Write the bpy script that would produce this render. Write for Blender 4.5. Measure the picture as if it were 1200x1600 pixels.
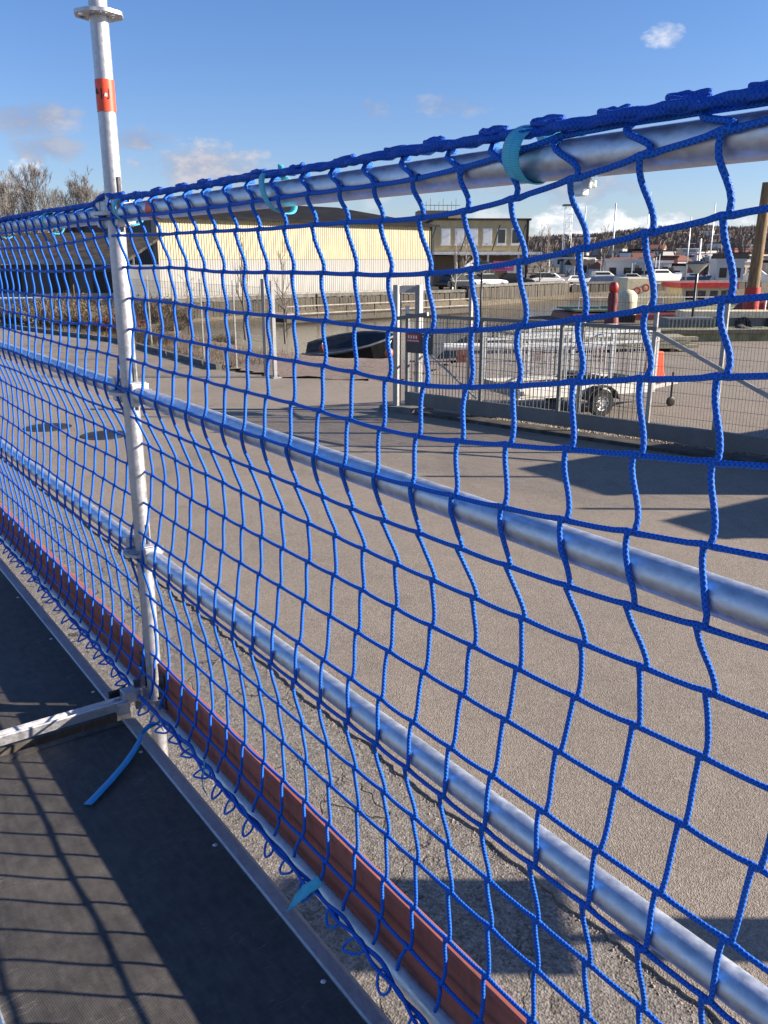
import bpy, bmesh, math, random
from mathutils import Vector, Matrix, noise as mnoise
random.seed(7)
R = math.radians
for o in list(bpy.data.objects): bpy.data.objects.remove(o)
scene = bpy.context.scene
COL = scene.collection

# ------------------------------------------------------------------ camera
EYE = 3.0
cam_d = bpy.data.cameras.new('camera'); cam = bpy.data.objects.new('camera', cam_d); COL.objects.link(cam)
cam_d.sensor_fit = 'VERTICAL'; cam_d.sensor_height = 24.0; cam_d.lens = 24.0 * 1340 / 1600
cam_d.clip_start = 0.02; cam_d.clip_end = 6000
cam.location = (0, 0, EYE); cam.rotation_euler = (R(90 - 16.46), 0, 0)
scene.camera = cam

# ------------------------------------------------------------------ light, sky, exposure
SUN_EL = 21.3
SUN_AZ = 91.0                      # clockwise from +Y
sun_dir = Vector((math.sin(R(SUN_AZ)) * math.cos(R(SUN_EL)), math.cos(R(SUN_AZ)) * math.cos(R(SUN_EL)), math.sin(R(SUN_EL))))
sd = bpy.data.lights.new('sun', 'SUN'); sd.energy = 5.0; sd.angle = R(0.53); sd.color = (1.0, 0.88, 0.73)
sun = bpy.data.objects.new('sun', sd); COL.objects.link(sun)
sun.rotation_euler = (-sun_dir).to_track_quat('-Z', 'Y').to_euler()
scene.view_settings.view_transform = 'Standard'; scene.view_settings.look = 'None'
scene.view_settings.gamma = 1.0; scene.view_settings.use_curve_mapping = False
scene.view_settings.exposure = 1.28
SKY_STRENGTH = 0.058

class NB:
    """small node-graph helper"""
    def __init__(self, nt): self.nt = nt
    def n(self, t, **kw):
        nd = self.nt.nodes.new(t)
        for k, v in kw.items(): setattr(nd, k, v)
        return nd
    def put(self, sock, v):
        if hasattr(v, 'is_output'): self.nt.links.new(v, sock)
        elif v is not None: sock.default_value = v
    def m(self, op, a, b=None, c=None, clamp=False):
        nd = self.n('ShaderNodeMath', operation=op); nd.use_clamp = clamp
        for i, v in enumerate((a, b, c)):
            if v is not None: self.put(nd.inputs[i], v)
        return nd.outputs[0]
    def mix(self, f, a, b, mode='MIX'):
        nd = self.n('ShaderNodeMix', data_type='RGBA', blend_type=mode); nd.clamp_factor = True
        self.put(nd.inputs[0], f)
        for i, v in ((6, a), (7, b)):
            if isinstance(v, tuple): v = tuple(v) + ((1,) if len(v) == 3 else ())
            self.put(nd.inputs[i], v)
        return nd.outputs[2]
    def noise(self, vec, scale, detail=4, rough=0.55, out=0, dist=0.0):
        nd = self.n('ShaderNodeTexNoise'); self.put(nd.inputs['Vector'], vec)
        nd.inputs['Scale'].default_value = scale; nd.inputs['Detail'].default_value = detail
        nd.inputs['Roughness'].default_value = rough; nd.inputs['Distortion'].default_value = dist
        return nd.outputs[out]
    def ramp(self, f, stops):
        nd = self.n('ShaderNodeValToRGB'); self.put(nd.inputs[0], f)
        els = nd.color_ramp.elements
        while len(els) < len(stops): els.new(0.5)
        for e, (p, c) in zip(els, stops):
            e.position = p; e.color = tuple(c) + ((1,) if len(c) == 3 else ()) if not isinstance(c, (int, float)) else (c, c, c, 1)
        return nd.outputs[0]
    def remap(self, f, a, b, c=0.0, d=1.0):
        nd = self.n('ShaderNodeMapRange'); nd.clamp = True; nd.interpolation_type = 'SMOOTHSTEP'
        self.put(nd.inputs[0], f)
        for i, v in enumerate((a, b, c, d)): nd.inputs[i + 1].default_value = v
        return nd.outputs[0]
    def scale(self, vec, s):
        nd = self.n('ShaderNodeMapping'); self.put(nd.inputs[0], vec); nd.inputs['Scale'].default_value = s
        return nd.outputs[0]

world = bpy.data.worlds.new('World'); scene.world = world; world.use_nodes = True
wn = world.node_tree; wn.nodes.clear(); W = NB(wn)
sky = W.n('ShaderNodeTexSky', sky_type='NISHITA'); sky.sun_disc = False
sky.sun_elevation = R(SUN_EL); sky.sun_rotation = R(SUN_AZ)
sky.air_density = 1.0; sky.dust_density = 0.25; sky.ozone_density = 2.2; sky.altitude = 0
tc = W.n('ShaderNodeTexCoord'); sep = W.n('ShaderNodeSeparateXYZ'); wn.links.new(tc.outputs['Generated'], sep.inputs[0])
dx, dy, dz = sep.outputs
azn = W.m('ARCTAN2', dx, dy); eln = W.m('ARCSINE', dz)
cn = W.noise(W.scale(tc.outputs['Generated'], (1, 1, 1.8)), 24, 6, 0.62)
cnn = W.m('MULTIPLY_ADD', cn, 4.4, -1.45)
f_px, p_t = 1340.0, R(16.46)
def px2azel(x, y):
    a, b, c = (x - 600) / f_px, -(y - 800) / f_px, 1.0
    fy, fz = c * math.cos(p_t) + b * math.sin(p_t), -c * math.sin(p_t) + b * math.cos(p_t)
    return math.atan2(a, fy), math.atan2(fz, math.hypot(a, fy))
clouds = [  # photo px centre, half sizes px, opacity, whiteness
    (315, 262, 115, 36, .92, .18), (215, 219, 55, 19, .65, .0), (45, 186, 70, 32, .75, .0), (68, 232, 58, 22, .70, .0), (110, 200, 40, 10, .3, .2),
    (1042, 56, 32, 20, .62, .75), (580, 170, 34, 18, .45, .1), (708, 165, 72, 17, .45, .1), (10, 288, 85, 32, .75, .7),
    (890, 296, 150, 30, .60, .15), (905, 352, 110, 32, .85, 1.0), (1075, 350, 150, 22, .75, .95), (780, 340, 70, 20, .4, .8), (620, 310, 90, 18, .25, .5),
    (150, 330, 120, 22, .5, .7), (1330, 330, 160, 34, .7, .9), (-160, 300, 130, 40, .7, .6), (1480, 230, 90, 30, .5, .5)]
col = sky.outputs[0]
col = W.mix(1.0, col, W.mix(W.remap(eln, 0.0, 0.28), (0.80, 0.865, 1.16), (0.65, 0.845, 1.22)), 'MULTIPLY')
msk = None; whs = None
for (x, y, hw, hh, op, wh) in clouds:
    a0, e0 = px2azel(x, y); sa, se = hw / 1397.0, hh / 1397.0
    da = W.m('MULTIPLY_ADD', azn, 1 / sa, -a0 / sa); de = W.m('MULTIPLY_ADD', eln, 1 / se, -e0 / se)
    r2 = W.m('MULTIPLY_ADD', de, de, W.m('MULTIPLY', da, da))
    v = W.m('MULTIPLY', W.m('MULTIPLY', W.m('SUBTRACT', cnn, r2), 1.1, clamp=True), op)
    msk = v if msk is None else W.m('MAXIMUM', msk, v)
    g = W.m('MULTIPLY', v, wh); whs = g if whs is None else W.m('MAXIMUM', whs, g)
wrel = W.m('DIVIDE', whs, W.m('ADD', msk, 0.001))
lit = W.remap(cnn, 0.2, 1.6)
gray = W.mix(lit, (2.2, 2.3, 3.2), (3.7, 3.7, 4.2)); white = W.mix(lit, (5.0, 5.5, 6.6), (9.5, 9.3, 9.2))
col = W.mix(msk, col, W.mix(wrel, gray, white))
# the rest of the sky carries the same kind of scattered low cloud
lown = W.noise(W.scale(tc.outputs['Generated'], (1, 1, 3.5)), 5, 4, 0.6)
band = W.m('MULTIPLY', W.remap(eln, 0.02, 0.07), W.remap(eln, 0.20, 0.34, 1.0, 0.0))
side = W.remap(W.m('ABSOLUTE', azn), 0.62, 0.85)
lm = W.m('MULTIPLY', W.m('MULTIPLY', W.remap(lown, 0.56, 0.70), band), W.m('MULTIPLY', side, 0.6))
col = W.mix(lm, col, (4.2, 4.3, 4.6))
bg = W.n('ShaderNodeBackground'); wn.links.new(col, bg.inputs[0]); bg.inputs[1].default_value = SKY_STRENGTH
world.cycles.sampling_method = 'MANUAL'; world.cycles.sample_map_resolution = 256
scene.cycles.max_bounces = 6; scene.cycles.diffuse_bounces = 3; scene.cycles.glossy_bounces = 3; scene.cycles.transmission_bounces = 4
wo = W.n('ShaderNodeOutputWorld'); wn.links.new(bg.outputs[0], wo.inputs[0])

# ------------------------------------------------------------------ materials
MATS = {}
def mat(name, fn):
    m = bpy.data.materials.new(name); m.use_nodes = True; nt = m.node_tree; nt.nodes.clear()
    b = NB(nt); p = b.n('ShaderNodeBsdfPrincipled'); o = b.n('ShaderNodeOutputMaterial'); nt.links.new(p.outputs[0], o.inputs[0])
    c = b.n('ShaderNodeTexCoord')
    fn(b, p, c); MATS[name] = m; return m
def bump(b, p, h, strength, dist):
    n = b.n('ShaderNodeBump'); n.inputs['Strength'].default_value = strength; n.inputs['Distance'].default_value = dist
    b.put(n.inputs['Height'], h); b.nt.links.new(n.outputs[0], p.inputs['Normal'])
def simple(name, c, rough=0.6, metal=0.0, var=0.25, sc=6.0, bmp=0.0, spec=0.5):
    def fn(b, p, t):
        n = b.noise(t.outputs['Object'], sc, 6, 0.6)
        f = b.remap(n, 0.3, 0.7)
        lo = tuple(x * (1 - var) for x in c); hi = tuple(min(1, x * (1 + var)) for x in c)
        b.put(p.inputs['Base Color'], b.mix(f, lo, hi))
        p.inputs['Roughness'].default_value = rough; p.inputs['Metallic'].default_value = metal
        p.inputs['Specular IOR Level'].default_value = spec
        if bmp: bump(b, p, b.noise(t.outputs['Object'], sc * 5, 5), 0.4, bmp)
    return mat(name, fn)

def rope_mat(name, lo, hi, pitch, rough=0.62):
    def fn(b, p, t):
        s = b.n('ShaderNodeSeparateXYZ'); b.nt.links.new(t.outputs['UV'], s.inputs[0])
        u = b.m('MULTIPLY', s.outputs[0], 2 * math.pi / pitch); v = b.m('MULTIPLY', s.outputs[1], 2 * math.pi * 3)
        a = b.m('SINE', b.m('ADD', u, v)); c = b.m('SINE', b.m('SUBTRACT', u, v))
        h = b.m('MAXIMUM', a, c); h = b.remap(h, -0.4, 1.0)
        n = b.noise(t.outputs['Object'], 9, 4)
        f = b.m('MULTIPLY', h, b.remap(n, 0.2, 0.8, 0.65, 1.0))
        oi = b.n('ShaderNodeObjectInfo')
        cc = b.mix(f, lo, hi)
        fade = b.m('MULTIPLY', b.remap(b.noise(t.outputs['Object'], 2.6, 4, 0.7), 0.42, 0.70), b.m('MULTIPLY_ADD', oi.outputs['Random'], 0.30, 0.08))
        cc = b.mix(fade, cc, (0.035, 0.17, 0.50))
        dirt = b.m('MULTIPLY', b.remap(b.noise(t.outputs['Object'], 38, 3, 0.7), 0.60, 0.74), 0.28)
        cc = b.mix(dirt, cc, (0.015, 0.045, 0.16))
        b.put(p.inputs['Base Color'], cc)
        p.inputs['Roughness'].default_value = rough
        p.inputs['Specular IOR Level'].default_value = 0.3
        bump(b, p, h, 0.9, 0.0012)
    return mat(name, fn)
rope_mat('rope_blue', (0.004, 0.075, 0.45), (0.013, 0.18, 0.75), 0.0066)
rope_mat('rope_border', (0.004, 0.060, 0.40), (0.009, 0.115, 0.56), 0.0060)
rope_mat('rope_light', (0.008, 0.12, 0.55), (0.03, 0.28, 0.85), 0.008)

def strap_mat(name, lo, hi):
    def fn(b, p, t):
        s = b.n('ShaderNodeSeparateXYZ'); b.nt.links.new(t.outputs['UV'], s.inputs[0])
        w = b.m('SINE', b.m('MULTIPLY', s.outputs[0], 2 * math.pi / 0.003))
        e = b.remap(b.m('ABSOLUTE', b.m('SUBTRACT', s.outputs[1], 0.5)), 0.02, 0.06)
        n = b.noise(t.outputs['Object'], 30, 4)
        f = b.m('MULTIPLY', b.m('MULTIPLY', b.remap(w, -1, 1, .55, 1), b.remap(e, 0, 1, .7, 1)), b.remap(n, .2, .8, .6, 1))
        b.put(p.inputs['Base Color'], b.mix(f, lo, hi)); p.inputs['Roughness'].default_value = 0.5
        bump(b, p, w, 0.5, 0.0006)
    return mat(name, fn)
strap_mat('strap_turquoise', (0.02, 0.32, 0.46), (0.12, 0.66, 0.82))
strap_mat('strap_blue', (0.005, 0.20, 0.45), (0.03, 0.38, 0.75))

def galv(name, base=0.62, rough=0.34, tint=(1, 1, 1.03), sc=1.0):
    def fn(b, p, t):
        o = t.outputs['Object']
        vor = b.n('ShaderNodeTexVoronoi'); b.nt.links.new(b.scale(o, (170 * sc, 95 * sc, 150 * sc)), vor.inputs['Vector']); vor.inputs['Scale'].default_value = 1.0
        g = b.n('ShaderNodeSeparateColor'); b.nt.links.new(vor.outputs['Color'], g.inputs[0])
        n1 = b.noise(o, 46 * sc, 5, 0.65); n2 = b.noise(b.scale(o, (60, 9, 60)), 1.0 * sc, 4, 0.6)
        n0 = b.noise(b.scale(o, (1, .35, .5)), 9 * sc, 5, 0.7)
        f = b.m('ADD', b.m('MULTIPLY', g.outputs[0], 0.10), b.m('ADD', b.m('MULTIPLY', n1, 0.45), b.m('MULTIPLY', n0, 0.45)))
        lo = tuple(base * 0.80 * x for x in tint); hi = tuple(min(1, base * 1.12 * x) for x in tint)
        c = b.mix(b.remap(f, 0.30, 0.66), lo, hi)
        st = b.remap(b.m('MULTIPLY', n2, b.noise(o, 5, 5, 0.7)), 0.30, 0.46)
        c = b.mix(b.m('MULTIPLY', st, 0.22), c, (0.30, 0.27, 0.22))
        b.put(p.inputs['Base Color'], c)
        p.inputs['Metallic'].default_value = 0.85
        b.put(p.inputs['Roughness'], b.remap(n1, 0.25, 0.75, rough - 0.09, rough + 0.14))
        bump(b, p, b.m('ADD', n1, b.m('MULTIPLY', n2, 0.5)), 0.30, 0.0006)
    return mat(name, fn)
galv('galvanised', 0.64, 0.46, (.97, 1, 1.04)); galv('galvanised_post', 0.52, 0.50); galv('alu_edge', 0.62, 0.52, (0.96, 1.0, 1.02)); galv('wedge_steel', 0.16, 0.45)
galv('galv_dull', 0.33, 0.55, (1, 1, 1), 0.3); galv('gate_steel', 0.17, 0.55, (0.95, 1, 1.02), 0.4)

def deck_fn(b, p, t):
    o = t.outputs['Object']
    n1 = b.noise(o, 3.0, 4, 0.65); n2 = b.noise(o, 26, 3, 0.7); n3 = b.noise(b.scale(o, (9, 2.2, 9)), 6, 4, 0.65)
    dust = b.m('ADD', b.m('MULTIPLY', n1, 0.45), b.m('ADD', b.m('MULTIPLY', n2, 0.25), b.m('MULTIPLY', n3, 0.30)))
    c = b.mix(b.remap(dust, 0.30, 0.72), (0.028, 0.026, 0.024), (0.105, 0.095, 0.085))
    # wire-mesh tread print
    mp = b.n('ShaderNodeMapping'); b.nt.links.new(o, mp.inputs[0]); mp.inputs['Scale'].default_value = (1, 1, 1); mp.inputs['Rotation'].default_value = (0, 0, R(38))
    s = b.n('ShaderNodeSeparateXYZ'); b.nt.links.new(mp.outputs[0], s.inputs[0])
    k = 2 * math.pi / 0.0062
    wv = b.m('MULTIPLY', b.m('SINE', b.m('MULTIPLY', s.outputs[0], k)), b.m('SINE', b.m('MULTIPLY', s.outputs[1], k)))
    c = b.mix(b.remap(wv, -0.6, 0.8, 0.0, 0.03), c, (0.16, 0.15, 0.14))
    # scuffs and scratches
    for i, (rot, sx, th) in enumerate(((20, 7, .016), (-35, 5, .012), (75, 6, .012), (48, 9, .01))):
        mp2 = b.n('ShaderNodeMapping'); b.nt.links.new(o, mp2.inputs[0]); mp2.inputs['Rotation'].default_value = (0, 0, R(rot)); mp2.inputs['Scale'].default_value = (sx, sx * 7, 1); mp2.inputs['Location'].default_value = (i * 3.1, i * 1.7, 0)
        nn = b.noise(mp2.outputs[0], 1.3, 2, 0.5)
        line = b.m('SUBTRACT', 1.0, b.remap(b.m('ABSOLUTE', b.m('SUBTRACT', nn, 0.5)), 0.0, th))
        gate = b.remap(b.noise(o, 4 + i, 3), 0.56, 0.66)
        c = b.mix(b.m('MULTIPLY', b.m('MULTIPLY', line, gate), 0.32), c, (0.30, 0.28, 0.26))
    spk = b.remap(b.noise(o, 190, 2), 0.74, 0.80)
    c = b.mix(b.m('MULTIPLY', spk, 0.6), c, (0.45, 0.43, 0.40))
    b.put(p.inputs['Base Color'], c)
    b.put(p.inputs['Roughness'], b.remap(n1, 0.3, 0.7, 0.5, 0.75)); p.inputs['Specular IOR Level'].default_value = 0.35
    bump(b, p, b.m('ADD', wv, b.m('MULTIPLY', n2, 4.0)), 0.35, 0.0005)
mat('deck_ply', deck_fn)

def asphalt(name, lo, hi, grain, gstr, patch, crack=0.0):
    def fn(b, p, t):
        o = t.outputs['Object']
        n1 = b.noise(o, 0.35, 3, 0.6); n2 = b.noise(o, 3.0, 4, 0.65)
        vo = b.n('ShaderNodeTexVoronoi'); b.put(vo.inputs['Vector'], o); vo.inputs['Scale'].default_value = grain
        sc = b.n('ShaderNodeSeparateColor'); b.nt.links.new(vo.outputs['Color'], sc.inputs[0])
        vo2 = b.n('ShaderNodeTexVoronoi'); b.put(vo2.inputs['Vector'], o); vo2.inputs['Scale'].default_value = grain * 0.38
        s2 = b.n('ShaderNodeSeparateColor'); b.nt.links.new(vo2.outputs['Color'], s2.inputs[0])
        f = b.m('ADD', b.m('MULTIPLY', n1, patch), b.m('MULTIPLY', n2, 0.45))
        c = b.mix(b.remap(f, 0.25, 0.45 + patch * 0.55), lo, hi)
        c = b.mix(gstr, c, b.ramp(sc.outputs[0], [(0.0, (0.03, 0.028, 0.026)), (0.35, (0.16, 0.145, 0.13)), (0.75, (0.27, 0.245, 0.215)), (1.0, (0.46, 0.43, 0.38))]))
        c = b.mix(gstr * 0.5, c, b.ramp(s2.outputs[1], [(0.0, (0.05, 0.045, 0.04)), (0.6, (0.22, 0.20, 0.175)), (1.0, (0.34, 0.31, 0.275))]))
        st = b.remap(b.noise(b.scale(o, (1, 1, 1)), 1.1, 3, 0.7, dist=0.6), 0.60, 0.74)
        c = b.mix(b.m('MULTIPLY', st, 0.30), c, (0.075, 0.07, 0.066))
        ty = b.remap(b.noise(b.scale(o, (.9, .16, 1)), 1.6, 3, 0.6, dist=0.4), 0.56, 0.70)
        c = b.mix(b.m('MULTIPLY', ty, 0.20), c, (0.105, 0.088, 0.072))
        oil = b.remap(b.noise(o, 2.3, 2, 0.5), 0.72, 0.78)
        c = b.mix(b.m('MULTIPLY', oil, 0.40), c, (0.055, 0.048, 0.042))
        h = b.m('ADD', vo.outputs['Distance'], b.m('MULTIPLY', n2, 1.2))
        if crack:
            cv = b.n('ShaderNodeTexVoronoi', feature='DISTANCE_TO_EDGE')
            wv = b.n('ShaderNodeVectorMath', operation='ADD'); b.put(wv.inputs[0], o)
            nv = b.n('ShaderNodeTexNoise'); b.put(nv.inputs['Vector'], o); nv.inputs['Scale'].default_value = 3.5; nv.inputs['Detail'].default_value = 6
            sm = b.n('ShaderNodeVectorMath', operation='SCALE'); b.nt.links.new(nv.outputs['Color'], sm.inputs[0]); sm.inputs['Scale'].default_value = 0.55
            b.nt.links.new(sm.outputs[0], wv.inputs[1])
            b.put(cv.inputs['Vector'], b.scale(wv.outputs[0], (1.6, 0.7, 1))); cv.inputs['Scale'].default_value = 1.4
            ck = b.m('SUBTRACT', 1.0, b.remap(cv.outputs['Distance'], 0.0, 0.022))
            gt = b.remap(b.noise(o, 0.9, 3), 0.40, 0.58)
            ck = b.m('MULTIPLY', ck, gt)
            c = b.mix(b.m('MULTIPLY', ck, crack), c, (0.022, 0.02, 0.018))
            h = b.m('SUBTRACT', h, b.m('MULTIPLY', ck, 2.0))
        b.put(p.inputs['Base Color'], c); p.inputs['Roughness'].default_value = 0.88; p.inputs['Specular IOR Level'].default_value = 0.3
        bump(b, p, h, 0.75, 0.004)
    return mat(name, fn)
asphalt('asphalt', (0.195, 0.153, 0.112), (0.345, 0.278, 0.208), 130, 0.38, 0.75)
asphalt('asphalt_old', (0.120, 0.102, 0.080), (0.225, 0.193, 0.15), 95, 0.55, 0.6, 0.9)
asphalt('gravel', (0.17, 0.105, 0.075), (0.30, 0.20, 0.145), 28, 0.35, 0.5)

def terrain_fn(b, p, t):
    g = b.n('ShaderNodeNewGeometry'); o = g.outputs['Position']
    n1 = b.noise(o, 0.08, 6, 0.6); n2 = b.noise(o, 1.2, 8, 0.7); n3 = b.noise(o, 8, 6, 0.7)
    f = b.m('ADD', b.m('MULTIPLY', n1, .4), b.m('ADD', b.m('MULTIPLY', n2, .35), b.m('MULTIPLY', n3, .25)))
    c = b.ramp(f, [(0.36, (0.045, 0.038, 0.026)), (0.47, (0.115, 0.095, 0.062)), (0.55, (0.17, 0.14, 0.10)), (0.64, (0.10, 0.105, 0.05))])
    b.put(p.inputs['Base Color'], c); p.inputs['Roughness'].default_value = 0.95
    bump(b, p, b.m('ADD', n2, n3), 0.8, 0.08)
mat('terrain', terrain_fn)
def water_fn(b, p, t):
    g = b.n('ShaderNodeNewGeometry'); o = g.outputs['Position']
    p.inputs['Base Color'].default_value = (0.045, 0.042, 0.030, 1); p.inputs['Roughness'].default_value = 0.10; p.inputs['IOR'].default_value = 1.33
    bump(b, p, b.m('ADD', b.noise(b.scale(o, (1, 2.2, 1)), 1.6, 5), b.m('MULTIPLY', b.noise(o, 7, 4), 0.3)), 0.35, 0.06)
mat('water', water_fn)
def toe_fn(b, p, t):
    o = t.outputs['Object']; n = b.noise(b.scale(o, (20, 2, 20)), 1.2, 8, 0.65); n2 = b.noise(o, 16, 6, 0.7)
    c = b.mix(b.remap(n, 0.3, 0.7), (0.35, 0.105, 0.072), (0.46, 0.155, 0.108))
    c = b.mix(b.m('MULTIPLY', b.remap(n2, 0.58, 0.72), 0.5), c, (0.12, 0.05, 0.04))
    c = b.mix(b.remap(b.noise(o, 45, 3), 0.70, 0.76, 0, 0.5), c, (0.36, 0.30, 0.26))
    sp = b.remap(b.noise(b.scale(o, (1, .5, 1)), 34, 4, 0.75), 0.63, 0.69)
    c = b.mix(b.m('MULTIPLY', sp, 0.75), c, (0.20, 0.15, 0.12))
    grime = b.remap(b.noise(b.scale(o, (1, 1.2, .25)), 14, 4, 0.7), 0.48, 0.68)
    c = b.mix(b.m('MULTIPLY', grime, 0.45), c, (0.14, 0.075, 0.055))
    b.put(p.inputs['Base Color'], c); p.inputs['Roughness'].default_value = 0.85; p.inputs['Specular IOR Level'].default_value = 0.2
    bump(b, p, b.m('ADD', n, b.m('MULTIPLY', n2, .6)), 0.6, 0.003)
mat('toe_red', toe_fn)
def wood(name, lo, hi, ax=(3, 3, 0.3)):
    def fn(b, p, t):
        n = b.noise(b.scale(t.outputs['Object'], ax), 5, 8, 0.65, dist=0.3)
        b.put(p.inputs['Base Color'], b.mix(b.remap(n, 0.3, 0.7), lo, hi)); p.inputs['Roughness'].default_value = 0.8
        bump(b, p, n, 0.5, 0.01)
    return mat(name, fn)
wood('pile_wood', (0.10, 0.06, 0.03), (0.30, 0.20, 0.10)); wood('old_wood', (0.032, 0.027, 0.020), (0.095, 0.080, 0.060)); wood('plank', (0.22, 0.20, 0.13), (0.40, 0.37, 0.26), (0.5, 3, 3))
wood('bark', (0.09, 0.076, 0.066), (0.19, 0.165, 0.145)); wood('birch', (0.30, 0.28, 0.25), (0.60, 0.57, 0.52)); wood('twig', (0.15, 0.128, 0.112), (0.27, 0.235, 0.205))
wood('shrub_twig', (0.07, 0.05, 0.03), (0.19, 0.14, 0.08)); wood('forest', (0.14, 0.110, 0.095), (0.21, 0.168, 0.142))
def clad(name, c):
    def fn(b, p, t):
        o = t.outputs['Object']; n = b.noise(b.scale(o, (2, 2, 0.25)), 1.5, 7, 0.65); n2 = b.noise(o, 0.5, 5)
        f = b.m('ADD', b.m('MULTIPLY', n, .6), b.m('MULTIPLY', n2, .4))
        b.put(p.inputs['Base Color'], b.mix(b.remap(f, .35, .65), tuple(x * .80 for x in c), tuple(min(1, x * 1.06) for x in c)))
        p.inputs['Roughness'].default_value = 0.6
    return mat(name, fn)
clad('clad_cream', (0.55, 0.475, 0.305)); clad('clad_grey', (0.345, 0.335, 0.31)); clad('clad_dark', (0.10, 0.105, 0.115)); clad('clad_tan', (0.45, 0.355, 0.19)); clad('clad_brown', (0.16, 0.12, 0.08))
simple('roof_dark', (0.018, 0.018, 0.021), 0.9, 0, 0.3, 0.6, 0, .08); simple('roof_grey', (0.055, 0.048, 0.042), 0.9, 0, 0.45, 1.5, 0, .1); simple('roof_red', (0.25, 0.09, 0.06), 0.8)
simple('concrete', (0.30, 0.28, 0.25), 0.9, 0, 0.3, 3, 0.01); simple('concrete_dark', (0.13, 0.125, 0.115), 0.9, 0, 0.35, 3, 0.01); simple('kerb_stone', (0.12, 0.115, 0.11), 0.9, 0, 0.3, 5, 0.01)
simple('white_paint', (0.75, 0.74, 0.70), 0.5, 0, 0.1, 3); simple('cream_paint', (0.72, 0.62, 0.40), 0.5, 0, 0.15, 4); simple('red_paint', (0.45, 0.03, 0.02), 0.5, 0, 0.3, 6); simple('dark_red', (0.16, 0.02, 0.02), 0.6, 0, 0.3, 4)
simple('red_band', (0.78, 0.085, 0.035), 0.45, 0, 0.12, 40); simple('black_metal', (0.015, 0.015, 0.017), 0.45, 0.2); simple('rubber', (0.018, 0.018, 0.018), 0.85, 0, 0.3, 20, 0.003)
simple('orange_plastic', (0.85, 0.10, 0.035), 0.5, 0, 0.1, 5); simple('orange_buoy', (0.85, 0.16, 0.02), 0.5); simple('dark_hull', (0.02, 0.021, 0.024), 0.35, 0, 0.4, 3); simple('green_deck', (0.16, 0.22, 0.12), 0.8, 0, 0.25, 2)
simple('pink_sign', (0.55, 0.10, 0.25), 0.5); simple('sign_dark', (0.045, 0.047, 0.05), 0.5); simple('grey_plastic', (0.16, 0.17, 0.17), 0.6, 0, 0.2, 4); simple('stone', (0.27, 0.22, 0.17), 0.95, 0, 0.5, 40)
simple('stone_dark', (0.06, 0.055, 0.05), 0.9, 0, 0.5, 4); simple('car_silver', (0.45, 0.46, 0.48), 0.3, 0.6, 0.05); simple('car_dark', (0.02, 0.025, 0.035), 0.25, 0.3, 0.05); simple('car_white', (0.65, 0.65, 0.65), 0.3, 0, 0.05)
simple('hull_white', (0.72, 0.72, 0.70), 0.4, 0, 0.08); simple('hull_blue', (0.05, 0.08, 0.16), 0.4); simple('house_white', (0.66, 0.64, 0.60), 0.7, 0, 0.1); simple('house_grey', (0.35, 0.34, 0.33), 0.7, 0, 0.15); simple('house_beige', (0.50, 0.42, 0.32), 0.7); simple('house_red', (0.26, 0.09, 0.065), 0.7)
simple('lichen_plate', (0.20, 0.205, 0.11), 0.9, 0, 0.4, 2); simple('straw', (0.19, 0.15, 0.095), 0.9, 0, 0.4, 2); simple('leaf_red', (0.12, 0.035, 0.02), 0.8)
simple('rivet_alu', (0.62, 0.61, 0.60), 0.35, 0.7); simple('manhole', (0.055, 0.052, 0.05), 0.55, 0.5, 0.3, 20, 0.004); simple('light_plate', (0.72, 0.76, 0.70), 0.35, 0.3, 0.1, 20); simple('ink', (0.06, 0.02, 0.02), 0.6)
def glass_fn(b, p, t):
    p.inputs['Base Color'].default_value = (0.02, 0.025, 0.03, 1); p.inputs['Roughness'].default_value = 0.06; p.inputs['Specular IOR Level'].default_value = 0.8
mat('window_glass', glass_fn)
def lampglass_fn(b, p, t):
    p.inputs['Base Color'].default_value = (0.75, 0.77, 0.75, 1); p.inputs['Roughness'].default_value = 0.15; p.inputs['Transmission Weight'].default_value = 0.5
mat('lamp_glass', lampglass_fn)

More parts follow.
